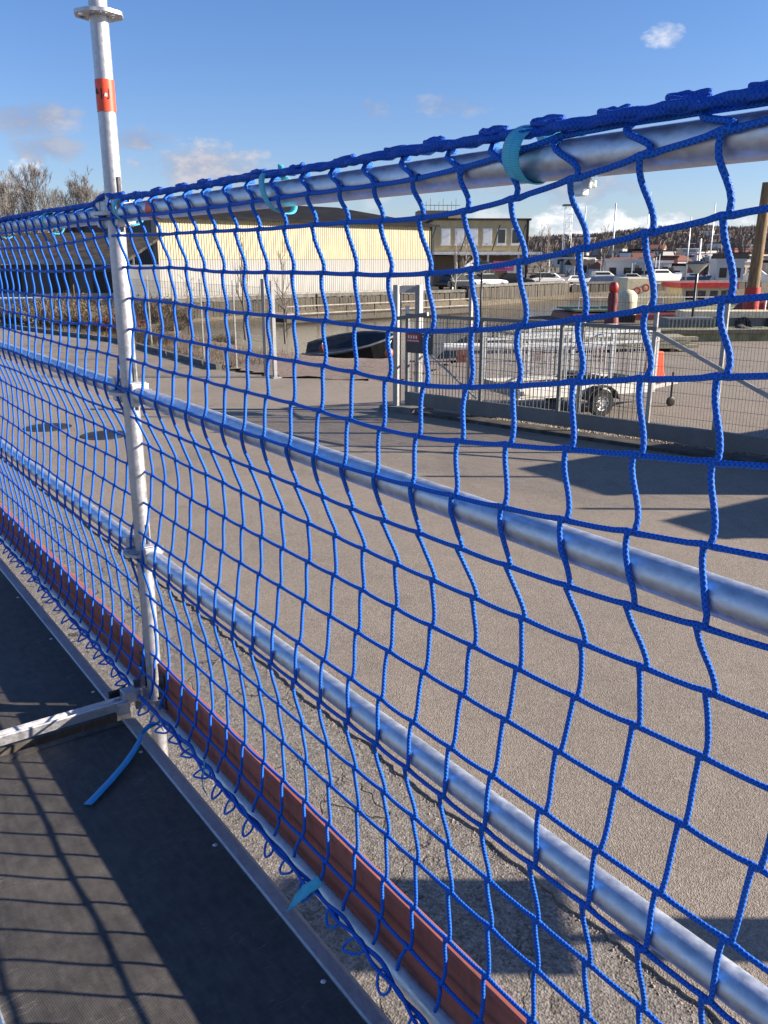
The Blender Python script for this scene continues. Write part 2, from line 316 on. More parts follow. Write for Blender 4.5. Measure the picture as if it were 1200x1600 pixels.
# ------------------------------------------------------------------ mesh helpers
class MB:
    def __init__(self): self.v = []; self.f = []; self.uv = []
    def quad(self, *pts, uv=None):
        i = len(self.v); self.v += [tuple(p) for p in pts]; self.f.append(tuple(range(i, i + len(pts)))); self.uv.append(uv or [(0, 0)] * len(pts))
    def box(self, x0, x1, y0, y1, z0, z1, M=None):
        i = len(self.v); P = [(x, y, z) for z in (z0, z1) for y in (y0, y1) for x in (x0, x1)]
        if M is not None: P = [tuple(M @ Vector(q)) for q in P]
        self.v += P
        for q in ((0, 2, 3, 1), (4, 5, 7, 6), (0, 1, 5, 4), (2, 6, 7, 3), (0, 4, 6, 2), (1, 3, 7, 5)):
            self.f.append(tuple(i + k for k in q)); self.uv.append([(0, 0), (1, 0), (1, 1), (0, 1)])
        return self
    def beam(self, a, b, w, h):
        """box bar from a to b, w across, h tall"""
        a, b = Vector(a), Vector(b); d = (b - a); L = d.length; d.normalize()
        up = Vector((0, 0, 1)) if abs(d.z) < 0.98 else Vector((1, 0, 0))
        s = d.cross(up).normalized(); u = s.cross(d)
        M = Matrix(((d.x, s.x, u.x, a.x), (d.y, s.y, u.y, a.y), (d.z, s.z, u.z, a.z), (0, 0, 0, 1)))
        return self.box(0, L, -w / 2, w / 2, -h / 2, h / 2, M)
    def tube(self, pts, r, n=8, closed=False, cap=True, flat=1.0):
        pts = [Vector(p) for p in pts]; N = len(pts)
        rs = r if isinstance(r, (list, tuple)) else [r] * N
        base = len(self.v); prev = None; acc = 0.0; us = []
        for i, p in enumerate(pts):
            a = pts[(i - 1) % N] if (closed or i) else p; c = pts[(i + 1) % N] if (closed or i < N - 1) else p
            d = (c - a); d = d.normalized() if d.length > 1e-9 else Vector((0, 0, 1))
            if prev is None:
                ref = Vector((0, 0, 1)) if abs(d.z) < 0.9 else Vector((1, 0, 0))
                s = d.cross(ref).normalized()
            else:
                s = (prev - d * prev.dot(d)); s = s.normalized() if s.length > 1e-6 else prev
            prev = s; u = d.cross(s)
            if i: acc += (p - pts[i - 1]).length
            us.append(acc)
            for k in range(n):
                t = 2 * math.pi * k / n
                self.v.append(tuple(p + (s * math.cos(t) + u * math.sin(t) * flat) * rs[i]))
        for i in range(N if closed else N - 1):
            j = (i + 1) % N; u0 = us[i]; u1 = us[j] if j else us[i] + (pts[0] - pts[-1]).length
            for k in range(n):
                k2 = (k + 1) % n
                self.f.append((base + i * n + k, base + i * n + k2, base + j * n + k2, base + j * n + k))
                self.uv.append([(u0, k / n), (u0, (k + 1) / n), (u1, (k + 1) / n), (u1, k / n)])
        if cap and not closed:
            self.f.append(tuple(base + k for k in reversed(range(n)))); self.uv.append([(0, 0)] * n)
            self.f.append(tuple(base + (N - 1) * n + k for k in range(n))); self.uv.append([(0, 0)] * n)
        return self
    def ring(self, prof, n=24, c=(0, 0, 0), axis='Z', closed=True, mod=None):
        """lathe: prof list of (radius, height)"""
        base = len(self.v); m = len(prof)
        for k in range(n):
            t = 2 * math.pi * k / n; ct, st = math.cos(t), math.sin(t)
            for (r, h) in prof:
                if mod: r = r * mod(t, r)
                q = (r * ct, r * st, h) if axis == 'Z' else ((r * ct, h, r * st) if axis == 'Y' else (h, r * ct, r * st))
                self.v.append((q[0] + c[0], q[1] + c[1], q[2] + c[2]))
        for k in range(n):
            k2 = (k + 1) % n
            for i in range(m if closed else m - 1):
                j = (i + 1) % m
                self.f.append((base + k * m + i, base + k2 * m + i, base + k2 * m + j, base + k * m + j)); self.uv.append([(0, 0)] * 4)
        return self
    def prism(self, poly, a, b, axis='Z'):
        """extrude a 2-D polygon from a to b along an axis"""
        def P(q, h): return (q[0], q[1], h) if axis == 'Z' else ((q[0], h, q[1]) if axis == 'Y' else (h, q[0], q[1]))
        i = len(self.v); n = len(poly)
        self.v += [P(q, a) for q in poly] + [P(q, b) for q in poly]
        self.f.append(tuple(i + k for k in reversed(range(n)))); self.f.append(tuple(i + n + k for k in range(n))); self.uv += [[(0, 0)] * n] * 2
        for k in range(n):
            k2 = (k + 1) % n
            self.f.append((i + k, i + k2, i + n + k2, i + n + k)); self.uv.append([(0, 0)] * 4)
        return self
    def ribbon(self, pts, side, w, th=0.0015):
        """flat webbing along pts; side = one direction or one per point"""
        pts = [Vector(p) for p in pts]; N = len(pts); acc = 0
        sides = [Vector(s).normalized() for s in side] if isinstance(side, list) else [Vector(side).normalized()] * N
        base = len(self.v); us = []
        for i, p in enumerate(pts):
            d = (pts[min(i + 1, N - 1)] - pts[max(i - 1, 0)]).normalized()
            nn = d.cross(sides[i]).normalized()
            if i: acc += (p - pts[i - 1]).length
            us.append(acc)
            for (sx, nx) in ((-1, -1), (1, -1), (1, 1), (-1, 1)):
                self.v.append(tuple(p + sides[i] * (w / 2 * sx) + nn * (th / 2 * nx)))
        for i in range(N - 1):
            for k in range(4):
                k2 = (k + 1) % 4; vv = (0, 1, 1, 0)
                self.f.append((base + i * 4 + k, base + i * 4 + k2, base + i * 4 + 4 + k2, base + i * 4 + 4 + k))
                self.uv.append([(us[i], vv[k]), (us[i], vv[k2]), (us[i + 1], vv[k2]), (us[i + 1], vv[k])])
        self.f.append((base, base + 3, base + 2, base + 1)); self.uv.append([(0, 0)] * 4)
        e = base + (N - 1) * 4; self.f.append((e, e + 1, e + 2, e + 3)); self.uv.append([(0, 0)] * 4)
        return self
    def mesh(self, name, m, smooth=None, off=(0, 0, 0)):
        me = bpy.data.meshes.new(name); ox, oy, oz = off
        me.from_pydata([(x - ox, y - oy, z - oz) for x, y, z in self.v], [], self.f)
        ul = me.uv_layers.new(name='UVMap'); flat = [c for f in self.uv for q in f for c in q]
        ul.data.foreach_set('uv', flat)
        me.materials.append(MATS[m])
        me.update(); me.validate()
        bm = bmesh.new(); bm.from_mesh(me); bmesh.ops.recalc_face_normals(bm, faces=bm.faces); bm.to_mesh(me); bm.free()
        if smooth:
            me.shade_smooth() if smooth is True else me.shade_smooth()
            if smooth is not True: me.set_sharp_from_angle(angle=R(smooth))
        return me
    def build(self, name, m, parent=None, smooth=None, off=(0, 0, 0), bevel=0):
        o = bpy.data.objects.new(name, self.mesh(name, m, smooth, off)); COL.objects.link(o)
        if parent: o.parent = parent
        if bevel:
            bv = o.modifiers.new('bevel', 'BEVEL'); bv.width = bevel; bv.segments = 2; bv.limit_method = 'ANGLE'
        return o
def tag(o, label=None, cat=None, group=None, kind=None):
    if label: o['label'] = label
    if cat: o['category'] = cat
    if group: o['group'] = group
    if kind: o['kind'] = kind
    return o
def thing(name, label, cat, loc=(0, 0, 0), rz=0.0, group=None):
    o = bpy.data.objects.new(name, None); COL.objects.link(o); o.empty_display_size = 0.1
    o.location = loc; o.rotation_euler = (0, 0, rz); return tag(o, label, cat, group)
def part(name, me, parent):
    o = bpy.data.objects.new(name, me); COL.objects.link(o); o.parent = parent; return o

PHI = R(35.4)
SF = Matrix.Rotation(PHI, 4, 'Z')          # scaffold frame: x outward, y along the rails
def S(x, y, z=0): return SF @ Vector((x, y, z))
def sthing(name, label, cat, b, group=None): return thing(name, label, cat, S(*b), PHI, group)

# ------------------------------------------------------------------ ground, terrain, water
basin = [(-15, 60), (-11.5, 47), (-8.2, 38), (-4, 31), (-1, 28.2), (1.6, 28), (2.6, 31), (3.0, 38), (5.5, 45.5), (8, 50), (13, 56), (22, 57), (60, 60), (400, 90), (900, 120), (900, 180), (400, 150), (120, 128), (45, 108), (20, 98), (7, 80), (-6, 70)]
def inside(x, y):
    c = False; n = len(basin)
    for i in range(n):
        x1, y1 = basin[i]; x2, y2 = basin[(i + 1) % n]
        if (y1 > y) != (y2 > y) and x < (x2 - x1) * (y - y1) / (y2 - y1) + x1: c = not c
    return c
def sdist(x, y):
    d = 1e9; n = len(basin)
    for i in range(n):
        x1, y1 = basin[i]; x2, y2 = basin[(i + 1) % n]
        ax, ay = x2 - x1, y2 - y1; t = max(0, min(1, ((x - x1) * ax + (y - y1) * ay) / (ax * ax + ay * ay)))
        d = min(d, math.hypot(x - x1 - ax * t, y - y1 - ay * t))
    return d if inside(x, y) else -d
def sm(t): t = max(0, min(1, t)); return t * t * (3 - 2 * t)
def lerp_tab(tab, x):
    if x <= tab[0][0]: return tab[0][1]
    for (a, b), (c, d) in zip(tab, tab[1:]):
        if x <= c: return b + (d - b) * (x - a) / (c - a)
    return tab[-1][1]
RIDGE = [(-900, 22), (-300, 15), (0, 14), (120, 13), (150, 16), (205, 19), (260, 26), (300, 31), (345, 27), (390, 28), (500, 24), (900, 30)]
def hgt(x, y):
    z = -0.03
    if -20 < x < 950 and 25 < y < 190:
        d = sdist(x, y)
        if d > -1.2: z = -0.03 - 2.4 * sm((d + 1.2) / 4.0)
    if y > 180 or abs(x) > 260:
        w = sm((y - 190) / 700.0)
        z += w * lerp_tab(RIDGE, x * 900 / max(y, 200)) * (0.9 + 0.25 * mnoise.noise(Vector((x * .006, y * .006, 0))))
        z += 1.2 * sm((y - 180) / 60) * (0.5 + mnoise.noise(Vector((x * .03, y * .03, 3))))
    return z
xs = sorted(set([-1500, -1200, -900, -700, -500, -400, -320] + list(range(-260, -40, 20)) + list(range(-40, 61, 1)) + list(range(60, 520, 12)) + [560, 620, 700, 800, 900, 1100, 1400]))
ys = sorted(set([-400, -200, -100, -60, -40, -20, 0, 12] + list(range(16, 26, 2)) + list(range(26, 132, 1)) + list(range(132, 220, 8)) + list(range(220, 960, 24)) + [1000, 1100, 1300, 1700, 2500, 4000]))
tb = MB(); nx = len(xs)
tb.v = [(x, y, hgt(x, y)) for y in ys for x in xs]
for j in range(len(ys) - 1):
    for i in range(nx - 1):
        tb.f.append((j * nx + i, j * nx + i + 1, j * nx + nx + i + 1, j * nx + nx + i)); tb.uv.append([(0, 0)] * 4)
tag(tb.build('ground', 'terrain', smooth=True), kind='structure')
wb = MB(); wb.quad((-30, 25, -1.2), (950, 25, -1.2), (950, 230, -1.2), (-30, 230, -1.2))
tag(wb.build('water', 'water'), kind='structure')

# yard asphalt: starts at the ragged joint in front of the scaffold
yp = []
y = -32.0
while y < 46:
    near = -1 < y < 9
    yp.append(S(2.73 + random.uniform(-.014, .014) + 0.012 * math.sin(y * 5) + 0.01 * math.sin(y * 13.0), y)); y += 0.045 if near else 0.6
poly = [(p.x, p.y) for p in yp] + [(-17.7, 40.4), (-9.8, 32.5), (-4.6, 24.25), (-2.9, 22.6), (0.3, 21.8), (1.2, 23.5), (4.5, 32.5), (14, 37), (60, 38), (60, -30)]
yb = MB(); yb.prism(poly, -0.024, 0.0)
tag(yb.build('yard_asphalt', 'asphalt'), kind='structure')
sb = MB(); a = [S(-30, -32), S(2.78, -32), S(2.78, 46), S(-30, 46)]
sb.quad(*[(p.x, p.y, -0.012) for p in a])
tag(sb.build('old_asphalt_strip', 'asphalt_old'), kind='structure')
# crumbs along the broken joint
cb = MB()
def stone(mb, c, r):
    q = [Vector((random.uniform(-1, 1), random.uniform(-1, 1), random.uniform(-.8, .8))).normalized() * r * random.uniform(.6, 1.2) for _ in range(6)]
    ax = [Vector((1, 0, 0)), Vector((0, 1, 0)), Vector((-1, 0, 0)), Vector((0, -1, 0)), Vector((0, 0, .7)), Vector((0, 0, -.5))]
    pts = [Vector(c) + a_ * r * random.uniform(.7, 1.2) + b_ * .3 for a_, b_ in zip(ax, q)]
    i = len(mb.v); mb.v += [tuple(p) for p in pts]
    for k in range(4):
        mb.f += [(i + k, i + (k + 1) % 4, i + 4), (i + (k + 1) % 4, i + k, i + 5)]; mb.uv += [[(0, 0)] * 3] * 2
for _ in range(1500):
    yy = random.uniform(0.3, 9); p = S(2.70 + random.gauss(0, .035), yy, -0.012); stone(cb, p, random.uniform(.003, .011))
for _ in range(900):
    p = S(random.uniform(.9, 2.7), random.uniform(0.3, 9), -0.014); stone(cb, p, random.uniform(.002, .007))
tag(cb.build('asphalt_crumbs', 'stone'), 'loose asphalt crumbs along the broken joint beside the scaffold', 'crumbs', kind='stuff')
# gravel apron in the gate opening and strip under the fence
gb = MB(); gpts = [(-9.5, 33.5), (-4.3, 24.6), (-2.7, 22.75), (0.35, 21.95), (1.3, 24), (3.4, 29.5), (2.6, 31.2), (1.4, 31.2), (-1, 31.2), (-4, 34), (-8.5, 41)]
def gz(x, y): return hgt(x, y) + 0.02
gm = MB(); step = 0.4; gx0, gx1, gy0, gy1 = -10, 4, 21.5, 46
def in_poly(x, y, P):
    c = False
    for i in range(len(P)):
        x1, y1 = P[i]; x2, y2 = P[(i + 1) % len(P)]
        if (y1 > y) != (y2 > y) and x < (x2 - x1) * (y - y1) / (y2 - y1) + x1: c = not c
    return c
ix = {}
yy = gy0
while yy < gy1:
    xx = gx0
    while xx < gx1:
        if in_poly(xx + step / 2, yy + step / 2, gpts):
            ids = []
            for (a, b) in ((xx, yy), (xx + step, yy), (xx + step, yy + step), (xx, yy + step)):
                k = (round(a, 3), round(b, 3))
                if k not in ix: ix[k] = len(gm.v); gm.v.append((a, b, gz(a, b) + random.uniform(0, .05)))
                ids.append(ix[k])
            gm.f.append(tuple(ids)); gm.uv.append([(0, 0)] * 4)
        xx = round(xx + step, 3)
    yy = round(yy + step, 3)
tag(gm.build('gravel_apron', 'gravel', smooth=True), kind='structure')
# manhole covers lie in the road
for (x, y, lab) in ((-6.22, 15.67, 'round iron manhole cover in the asphalt, the one farther from the scaffold post'), (-4.93, 14.95, 'round iron manhole cover in the asphalt just left of the scaffold post')):
    t = thing('manhole_cover', lab, 'manhole cover', (x, y, 0), 0, 'manhole covers in the road')
    m = MB(); m.ring([(0.33, 0.0), (0.42, 0.0), (0.42, 0.010), (0.33, 0.010)], 32); m.build('frame_ring', 'manhole', t)
    m = MB(); m.ring([(0.0, .004), (0.32, .004), (0.32, 0.012), (0.0, 0.012)], 32)
    for i in range(-5, 6):
        for j in range(-5, 6):
            if (i * i + j * j) < 26: m.box(i * .055 - .016, i * .055 + .016, j * .055 - .016, j * .055 + .016, .0125, .017)
    m.build('lid', 'manhole', t)
# kerb
ks = tag(bpy.data.objects.new('kerb', None), kind='structure'); COL.objects.link(ks)
kerbline = [(-17.7, 40.4), (-9.8, 32.5), (-4.6, 24.25)]
km = None
for (a, b) in zip(kerbline, kerbline[1:]):
    a, b = Vector(a + (0,)), Vector(b + (0,)); L = (b - a).length; n = int(L / 1.0)
    for i in range(n):
        if km is None:
            mm = MB(); mm.box(0.01, 0.985, -.09, .09, -.06, .14); km = mm.mesh('kerb_stone', 'kerb_stone')
        o = part('kerb_stone', km, ks); o.location = a + (b - a) * (i / n) + Vector((0, 0, random.uniform(-.008, .008))); o.rotation_euler.z = math.atan2(b.y - a.y, b.x - a.x) + random.uniform(-.01, .01)

# ------------------------------------------------------------------ scaffold
PX, PYS = 0.862, (-0.05, 2.517, 5.085)
LV = (3.12, 2.62, 2.12, 1.575)
TUBE = 0.0242
def rosette_mesh():
    m = MB()
    m.ring([(0.0255, -.0045), (0.036, -.0045), (0.036, .0045), (0.0255, .0045)], 32)
    m.ring([(0.0535, -.0045), (0.0625, -.0045), (0.0625, .0045), (0.0535, .0045)], 48, mod=lambda t, r: 1 + (0.03 * math.cos(8 * t) if r > .06 else 0))
    for k in range(8):
        t = (k + .5) * math.pi / 4; M = Matrix.Rotation(t, 4, 'Z')
        w = .0075 if k % 2 else .011
        m.box(.0355, .0540, -w, w, -.0042, .0042, M)
    return m
ros_me = rosette_mesh().mesh('rosette', 'galvanised_post', 40)
post_labels = ('galvanised scaffold upright outside the picture beside the photographer', 'tall galvanised scaffold upright with red band and rosettes', 'galvanised scaffold upright at the far left end of the net')
for k, py in enumerate(PYS):
    b = (PX, py, 0); t = sthing('scaffold_post', post_labels[k], 'scaffold post', b, 'scaffold uprights along the net')
    m = MB(); m.tube([(0, 0, .12), (0, 0, 1.4), (0, 0, 2.9), (0, 0, 4.3)], TUBE, 24); m.build('upright_tube', 'galvanised_post', t, 40)
    m = MB(); m.box(-.075, .075, -.075, .075, -.018, -.008); m.tube([(0, 0, -.008), (0, 0, .5)], .019, 16); m.build('base_jack', 'galvanised_post', t, 40)
    for i in range(8):
        o = part('rosette', ros_me, t); o.location = (0, 0, 0.62 - .5 + .5 * i)
    m = MB(); m.ring([(TUBE + .0012, 3.382), (TUBE + .0012, 3.462)], 24, closed=False); band = m.build('red_band', 'red_band', t, True)
    # worn emblem on the band: a shield outline with a pale core and a small dark figure to its left
    m = MB()
    def on_tube(ang, z, r=TUBE + .002): return (r * math.cos(ang), r * math.sin(ang), z)
    def decal(mb, poly, a0, z0, sc):
        i = len(mb.v); mb.v += [on_tube(a0 + p[0] * sc / TUBE, z0 + p[1] * sc) for p in poly]; mb.f.append(tuple(range(i, i + len(poly)))); mb.uv.append([(0, 0)] * len(poly))
    A0 = R(250) - PHI * 0
    U = [(-1, 1.2), (-.75, 1.2), (-.75, -.8), (.55, -.8), (.75, -.6), (.75, 1.3), (1, 1.3), (1, -.9), (.7, -1.15), (-.8, -1.15), (-1, -1)]
    for (p4) in ((0, 1, 2, 10), (10, 2, 9, 9), (2, 3, 8, 9), (3, 4, 7, 8), (4, 5, 6, 7)): decal(m, [U[q] for q in dict.fromkeys(p4)], A0, 3.424, .011)
    decal(m, [(-2.5, .6), (-2.0, 1.2), (-1.8, .2), (-1.5, -.1), (-1.6, -.4), (-2.6, -.2)], A0, 3.428, .011)
    m.build('emblem', 'ink', band)
    m = MB(); decal(m, [(-.15, .0), (.1, .35), (.5, .1), (.45, -.55), (-.2, -.55)], A0, 3.424, .011); m.build('emblem_core', 'white_paint', band)

def ledger(y0, y1, z, label, x=PX, name='guard_rail', group='galvanised rails between the uprights'):
    b = (x, y0, z); t = sthing(name, label, 'scaffold rail', b, group); L = y1 - y0
    m = MB(); n = 9; m.tube([(0, .062 + (L - .124) * i / n, 0.0) for i in range(n + 1)], TUBE, 28); m.build('rail_tube', 'galvanised', t, 50)
    for s, yy in ((1, 0), (-1, L)):
        m = MB()   # wedge head: two jaws above and below the rosette, tapering to the tube
        for (za, zb) in ((.006, .036), (-.036, -.006)):
            m.prism([(-.018, yy + s * .028), (.018, yy + s * .028), (.025, yy + s * .075), (-.025, yy + s * .075)], za, zb)
        m.prism([(-.026, yy + s * .058), (.026, yy + s * .058), (.026, yy + s * .088), (-.026, yy + s * .088)], -.034, .034)
        hd = m.build('wedge_head', 'galvanised_post', t, bevel=.003)
        m = MB(); m.prism([(yy + s * .036, .095), (yy + s * .054, .095), (yy + s * .051, -.05), (yy + s * .039, -.05)], -.0035, .0035, 'X'); m.build('wedge', 'wedge_steel', hd)
    return t
hn = ('top', 'upper middle', 'lower middle', 'lowest')
for bi in range(2):
    for li, z in enumerate(LV):
        ledger(PYS[bi], PYS[bi + 1], z, 'galvanised %s rail of the %s bay, %s' % (hn[li], 'near right' if bi == 0 else 'far left', ('net edge wound on it', 'behind the blue net', 'behind the blue net', 'below the toe board')[li]))
# red mark on the top rail
m = MB(); m.ring([(TUBE + .001, -.022), (TUBE + .001, .022)], 24, axis='Y', closed=False)
o = m.build('red_tape', 'red_band', smooth=True); o.location = S(PX, 2.20, 3.12); o.rotation_euler.z = PHI
tag(o, 'small red tape mark round the top rail just right of the upright', 'tape')

# deck panels
DZ = 1.56
def deck(x0, x1, y0, y1, label):
    b = (x0, y0, DZ); t = sthing('deck_panel', label, 'deck panel', b, 'scaffold deck panels'); w, L = x1 - x0, y1 - y0
    m = MB(); m.box(.044, w - .044, .03, L - .03, -.010, 0.0); m.build('plywood', 'deck_ply', t)
    for s in (0, 1):
        def X(q): return w - q if s else q
        prof = [(.046, -.012), (.046, .0035), (.042, .0050), (.038, .0018), (.034, .0010), (.010, -.004), (.0, -.008), (.0, -.07), (.012, -.07), (.012, -.055), (.030, -.055), (.030, -.012)]
        m = MB(); m.prism([(X(q[0]), q[1]) for q in prof], 0.0, L, 'Y'); m.build('edge_profile', 'alu_edge', t)
    for yy in (0, L - .03):
        m = MB(); m.box(.047, w - .047, yy, yy + .029, -.05, .002); m.build('end_profile', 'deck_ply', t)
    rm = MB(); rm.ring([(0.0, .003), (.003, .0028), (.0062, .0), (.0062, -.002), (0, -.002)], 12, closed=False); rme = rm.mesh('rivet', 'rivet_alu', 30)
    for xx in (.062, w - .062):
        yy = .20
        while yy < L - .1:
            o = part('rivet', rme, t); o.location = (xx, yy, 0.0005); yy += .53
    return t
for (y0, y1, nm) in ((-.02, 2.518, 'near'), (2.562, 5.06, 'far')):
    deck(.118, .789, y0, y1, 'dark plywood scaffold deck panel beside the toe board, %s bay' % nm)
    deck(-.505, .108, y0, y1, 'dark plywood scaffold deck panel away from the toe board, %s bay' % nm)
# transom between the panels
t = sthing('transom_bar', 'galvanised transom bar lying across the deck at the upright', 'transom bar', (PX, 2.540, 1.622))
m = MB(); m.prism([(-.019, -.028), (.019, -.028), (.019, .000), (.016, .004), (.012, .0), (.007, -.007), (-.007, -.007), (-.012, .0), (-.016, .004), (-.019, .0)], -1.40, -.085, 'X'); m.build('bar', 'galvanised_post', t)
m = MB(); m.box(-.105, -.03, -.02, .02, -.012, .030); m.box(-.13, -.09, -.03, .03, -.04, .0); hd = m.build('wedge_head', 'galvanised_post', t, bevel=.003)
m = MB(); m.box(-.062, -.042, -.005, .005, -.05, .055); m.build('wedge', 'wedge_steel', hd)
m = MB(); m.box(-.135, -.10, .024, .042, -.01, .018); m.tube([(-.13, .03, .012), (-.08, .035, .02)], .007, 10); m.build('locking_clip', 'black_metal', t)
for xx in (-.16, -.24, -.42):
    m = MB(); m.ring([(0, .0055), (.006, .005), (.006, .003), (0, .003)], 10, c=(xx, 0, -.0125), closed=False); m.build('rivet', 'rivet_alu', t)

# toe boards
def toe(y0, y1, label):
    b = (.861, y0, 1.601); t = sthing('toe_board', label, 'toe board', b, 'red toe boards'); L = y1 - y0
    m = MB(); n = 12   # slightly warped plank with a rolled top lip
    prof = [(.0, .0), (.0, .136), (-.002, .143), (.003, .149), (.020, .149), (.025, .143), (.025, .0)]
    for i in range(n):
        ya, yb_ = L * i / n, L * (i + 1) / n
        wa, wb_ = .0015 * math.sin(ya * 2.1 + y0), .0015 * math.sin(yb_ * 2.1 + y0)
        for k in range(len(prof)):
            p, q = prof[k], prof[(k + 1) % len(prof)]
            m.quad((p[0] + wa, ya, p[1]), (q[0] + wa, ya, q[1]), (q[0] + wb_, yb_, q[1]), (p[0] + wb_, yb_, p[1]))
    for yy in (0, L):
        w_ = .0015 * math.sin(yy * 2.1 + y0); m.quad(*[(p[0] + w_, yy, p[1]) for p in prof])
    m.build('board', 'toe_red', t)
    for yy in (.02, L - .06):
        m = MB(); m.box(-.008, -.003, yy, yy + .04, .01, .130); m.box(-.014, -.003, yy + .012, yy + .028, .06, .105); m.build('end_bracket', 'wedge_steel', t)
    return t
toe(.00, 2.470, 'red-brown toe board along the near right bay behind the net')
toe(2.566, 5.035, 'red-brown toe board along the far left bay behind the net')

# ------------------------------------------------------------------ the blue net
def N1(a, b=0.0, c=0.0): return mnoise.noise(Vector((a, b, c)))
XP = [(1.55, .812), (1.62, .814), (1.68, .834), (1.74, .846), (1.85, .858), (1.98, .852), (2.06, .836), (2.12, .8315), (2.19, .846), (2.27, .862), (2.38, .876), (2.46, .878), (2.53, .858), (2.585, .835), (2.62, .8315), (2.70, .848), (2.80, .862), (2.90, .866), (2.99, .860), (3.05, .846), (3.10, .8325), (3.128, .8325), (3.15, .852)]
def net_x(y, z):
    v = lerp_tab(XP, z); out = 0.0
    for zc in (2.87, 2.37, 1.87): out += math.exp(-((z - zc) / .13) ** 2)
    return v + out * (0.014 * N1(y * .9, z * .7, 5) + .006 * N1(y * 3.1, z * 3, 8))
ZR = [3.108, 3.058, 2.975, 2.889, 2.804, 2.718, 2.632, 2.548, 2.462, 2.374, 2.284, 2.190, 2.100, 1.985, 1.880, 1.780, 1.694]
ZB = 1.628
MS = 0.1045; YB = 0.572; JS = range(-8, 46)
NROW = len(ZR)
def node(j, i):
    yj = YB + MS * j
    y = yj + .012 * N1(j * .37, i * .31, 1) + .010 * N1(yj * .8, ZR[i] * 1.1, 2) - .006 * math.exp(-((ZR[i] - 2.4) / .25) ** 2)
    if j % 7 == 3: y += .004
    z = ZR[i] + .007 * N1(j * .30, i * .45, 3) + .006 * N1(yj * .55, ZR[i] * 2, 4)
    tilt = .145 * max(0.0, 1.12 - yj - .07 * sm((1.12 - yj) / .2)) * max(0.0, min(1.0, (ZR[i] - 2.2) / .6))   # the net is pulled up towards the near end
    z += tilt
    y -= .038 * sm((1.05 - yj) / .35) * math.exp(-((ZR[i] - 2.48) / .20) ** 2)
    if i == 0: z = min(ZR[0] + tilt + .006 * N1(yj * 1.2, 0, 9), 3.150)
    if i == 1: z = min(z + .008 * N1(yj * .9, 0, 12), 3.140)
    # the left bay hangs a little slacker
    if yj > 2.6: z -= .020 * sm((yj - 2.6) / .6) * (1 if i < 5 else .4) * (1 - .5 * (i == 0))
    return Vector((net_x(yj, z), y, z))
ND = {(j, i): node(j, i) for j in JS for i in range(NROW)}
def ztop(y):
    z = 3.1525 + .004 * N1(y * 4, 2, 2)
    z += .016 * math.exp(-((y - 2.54) / .07) ** 2)
    if y > 2.65: z -= .004
    return z
RR = 0.0040
net = sthing('safety_net', 'bright blue knotted rope safety net hung along the scaffold rails', 'safety net', (.83, 1.0, 1.6))
NOFF = (.83, 1.0, 1.6)
DEL = .0065
for j in JS:
    pts = []; rad = []
    yj = YB + MS * j
    # start on top of the rail, under the border rope
    if ND[(j, 0)].z > 3.128: ND[(j, 0)].y += .034 * sm((ND[(j, 0)].z - 3.128) / .02)
    y0 = ND[(j, 0)].y + .050 + .012 * N1(j * .7, 3)
    pts += [Vector((.862, y0 + .004, ztop(y0) - .004)), Vector((.846, y0 - .002, ztop(y0) - .006)), Vector((.8355, y0 - .010, 3.138)), Vector((.8328, y0 - .024, 3.131)), Vector((.8325, y0 - .038, 3.124)), Vector((.8325, y0 - .047, 3.114))]
    rad += [RR] * 6
    if ND[(j, 0)].z > 3.135: pts = []; rad = []
    for i in range(NROW):
        a = ND[(j, i)]
        d = DEL * (0.8 + .5 * N1(j * 1.3, i * 1.7, 6))
        pts += [a + Vector((-.001, -d, .003)), a + Vector((-.0015, 0, 0)), a + Vector((-.001, d, -.003))]; rad += [RR * 1.06, RR * 1.25, RR * 1.06]
        if i < NROW - 1:
            b = ND[(j, i + 1)]; dn = DEL * (0.8 + .5 * N1(j * 1.3, (i + 1) * 1.7, 6))
            A, B = a + Vector((0, d, -.004)), b + Vector((0, -dn, .004))
            amp = (.0080 if i < 4 else .0034) * (1 + .8 * N1(j * .9, i * .8, 7)); up = (.9 if i < 4 else .6)
            for q in range(1, 7):
                tt = q / 7.0
                yy = A.y + (B.y - A.y) * sm(tt) + amp * up * math.sin(math.pi * tt) * (0.5 - tt) * 2.2 + .0035 * math.sin(math.pi * tt) * N1(j * 2.1, i * 2.3, 10)
                zz = A.z + (B.z - A.z) * tt
                xx = (A.x + (B.x - A.x) * tt) * .35 + .65 * min(net_x(yj, zz), 1) + .004 * math.sin(math.pi * tt) * N1(j * 1.7, i * 1.9, 11)
                # ropes lie on the inner face of the rails, never inside them
                for zr in LV[:3]:
                    if abs(zz - zr) < TUBE + RR: xx = min(xx, PX - math.sqrt(max(0, (TUBE + RR + .0006) ** 2 - (zz - zr) ** 2)))
                pts.append(Vector((xx, yy, zz))); rad.append(RR)
    a = ND[(j, NROW - 1)]; yb_ = a.y + .01 * N1(j * 1.1, 4)
    for q in range(1, 5):
        tt = q / 5; pts.append(Vector((a.x + (.813 - a.x) * tt, a.y + (yb_ - a.y) * tt + .010 * math.sin(math.pi * tt) * (1 if j % 2 else -.6), a.z + (ZB + .004 - a.z) * tt))); rad.append(RR)
    m = MB(); m.tube(pts, rad, 7); m.build('vertical_rope', 'rope_blue', net, True, NOFF)
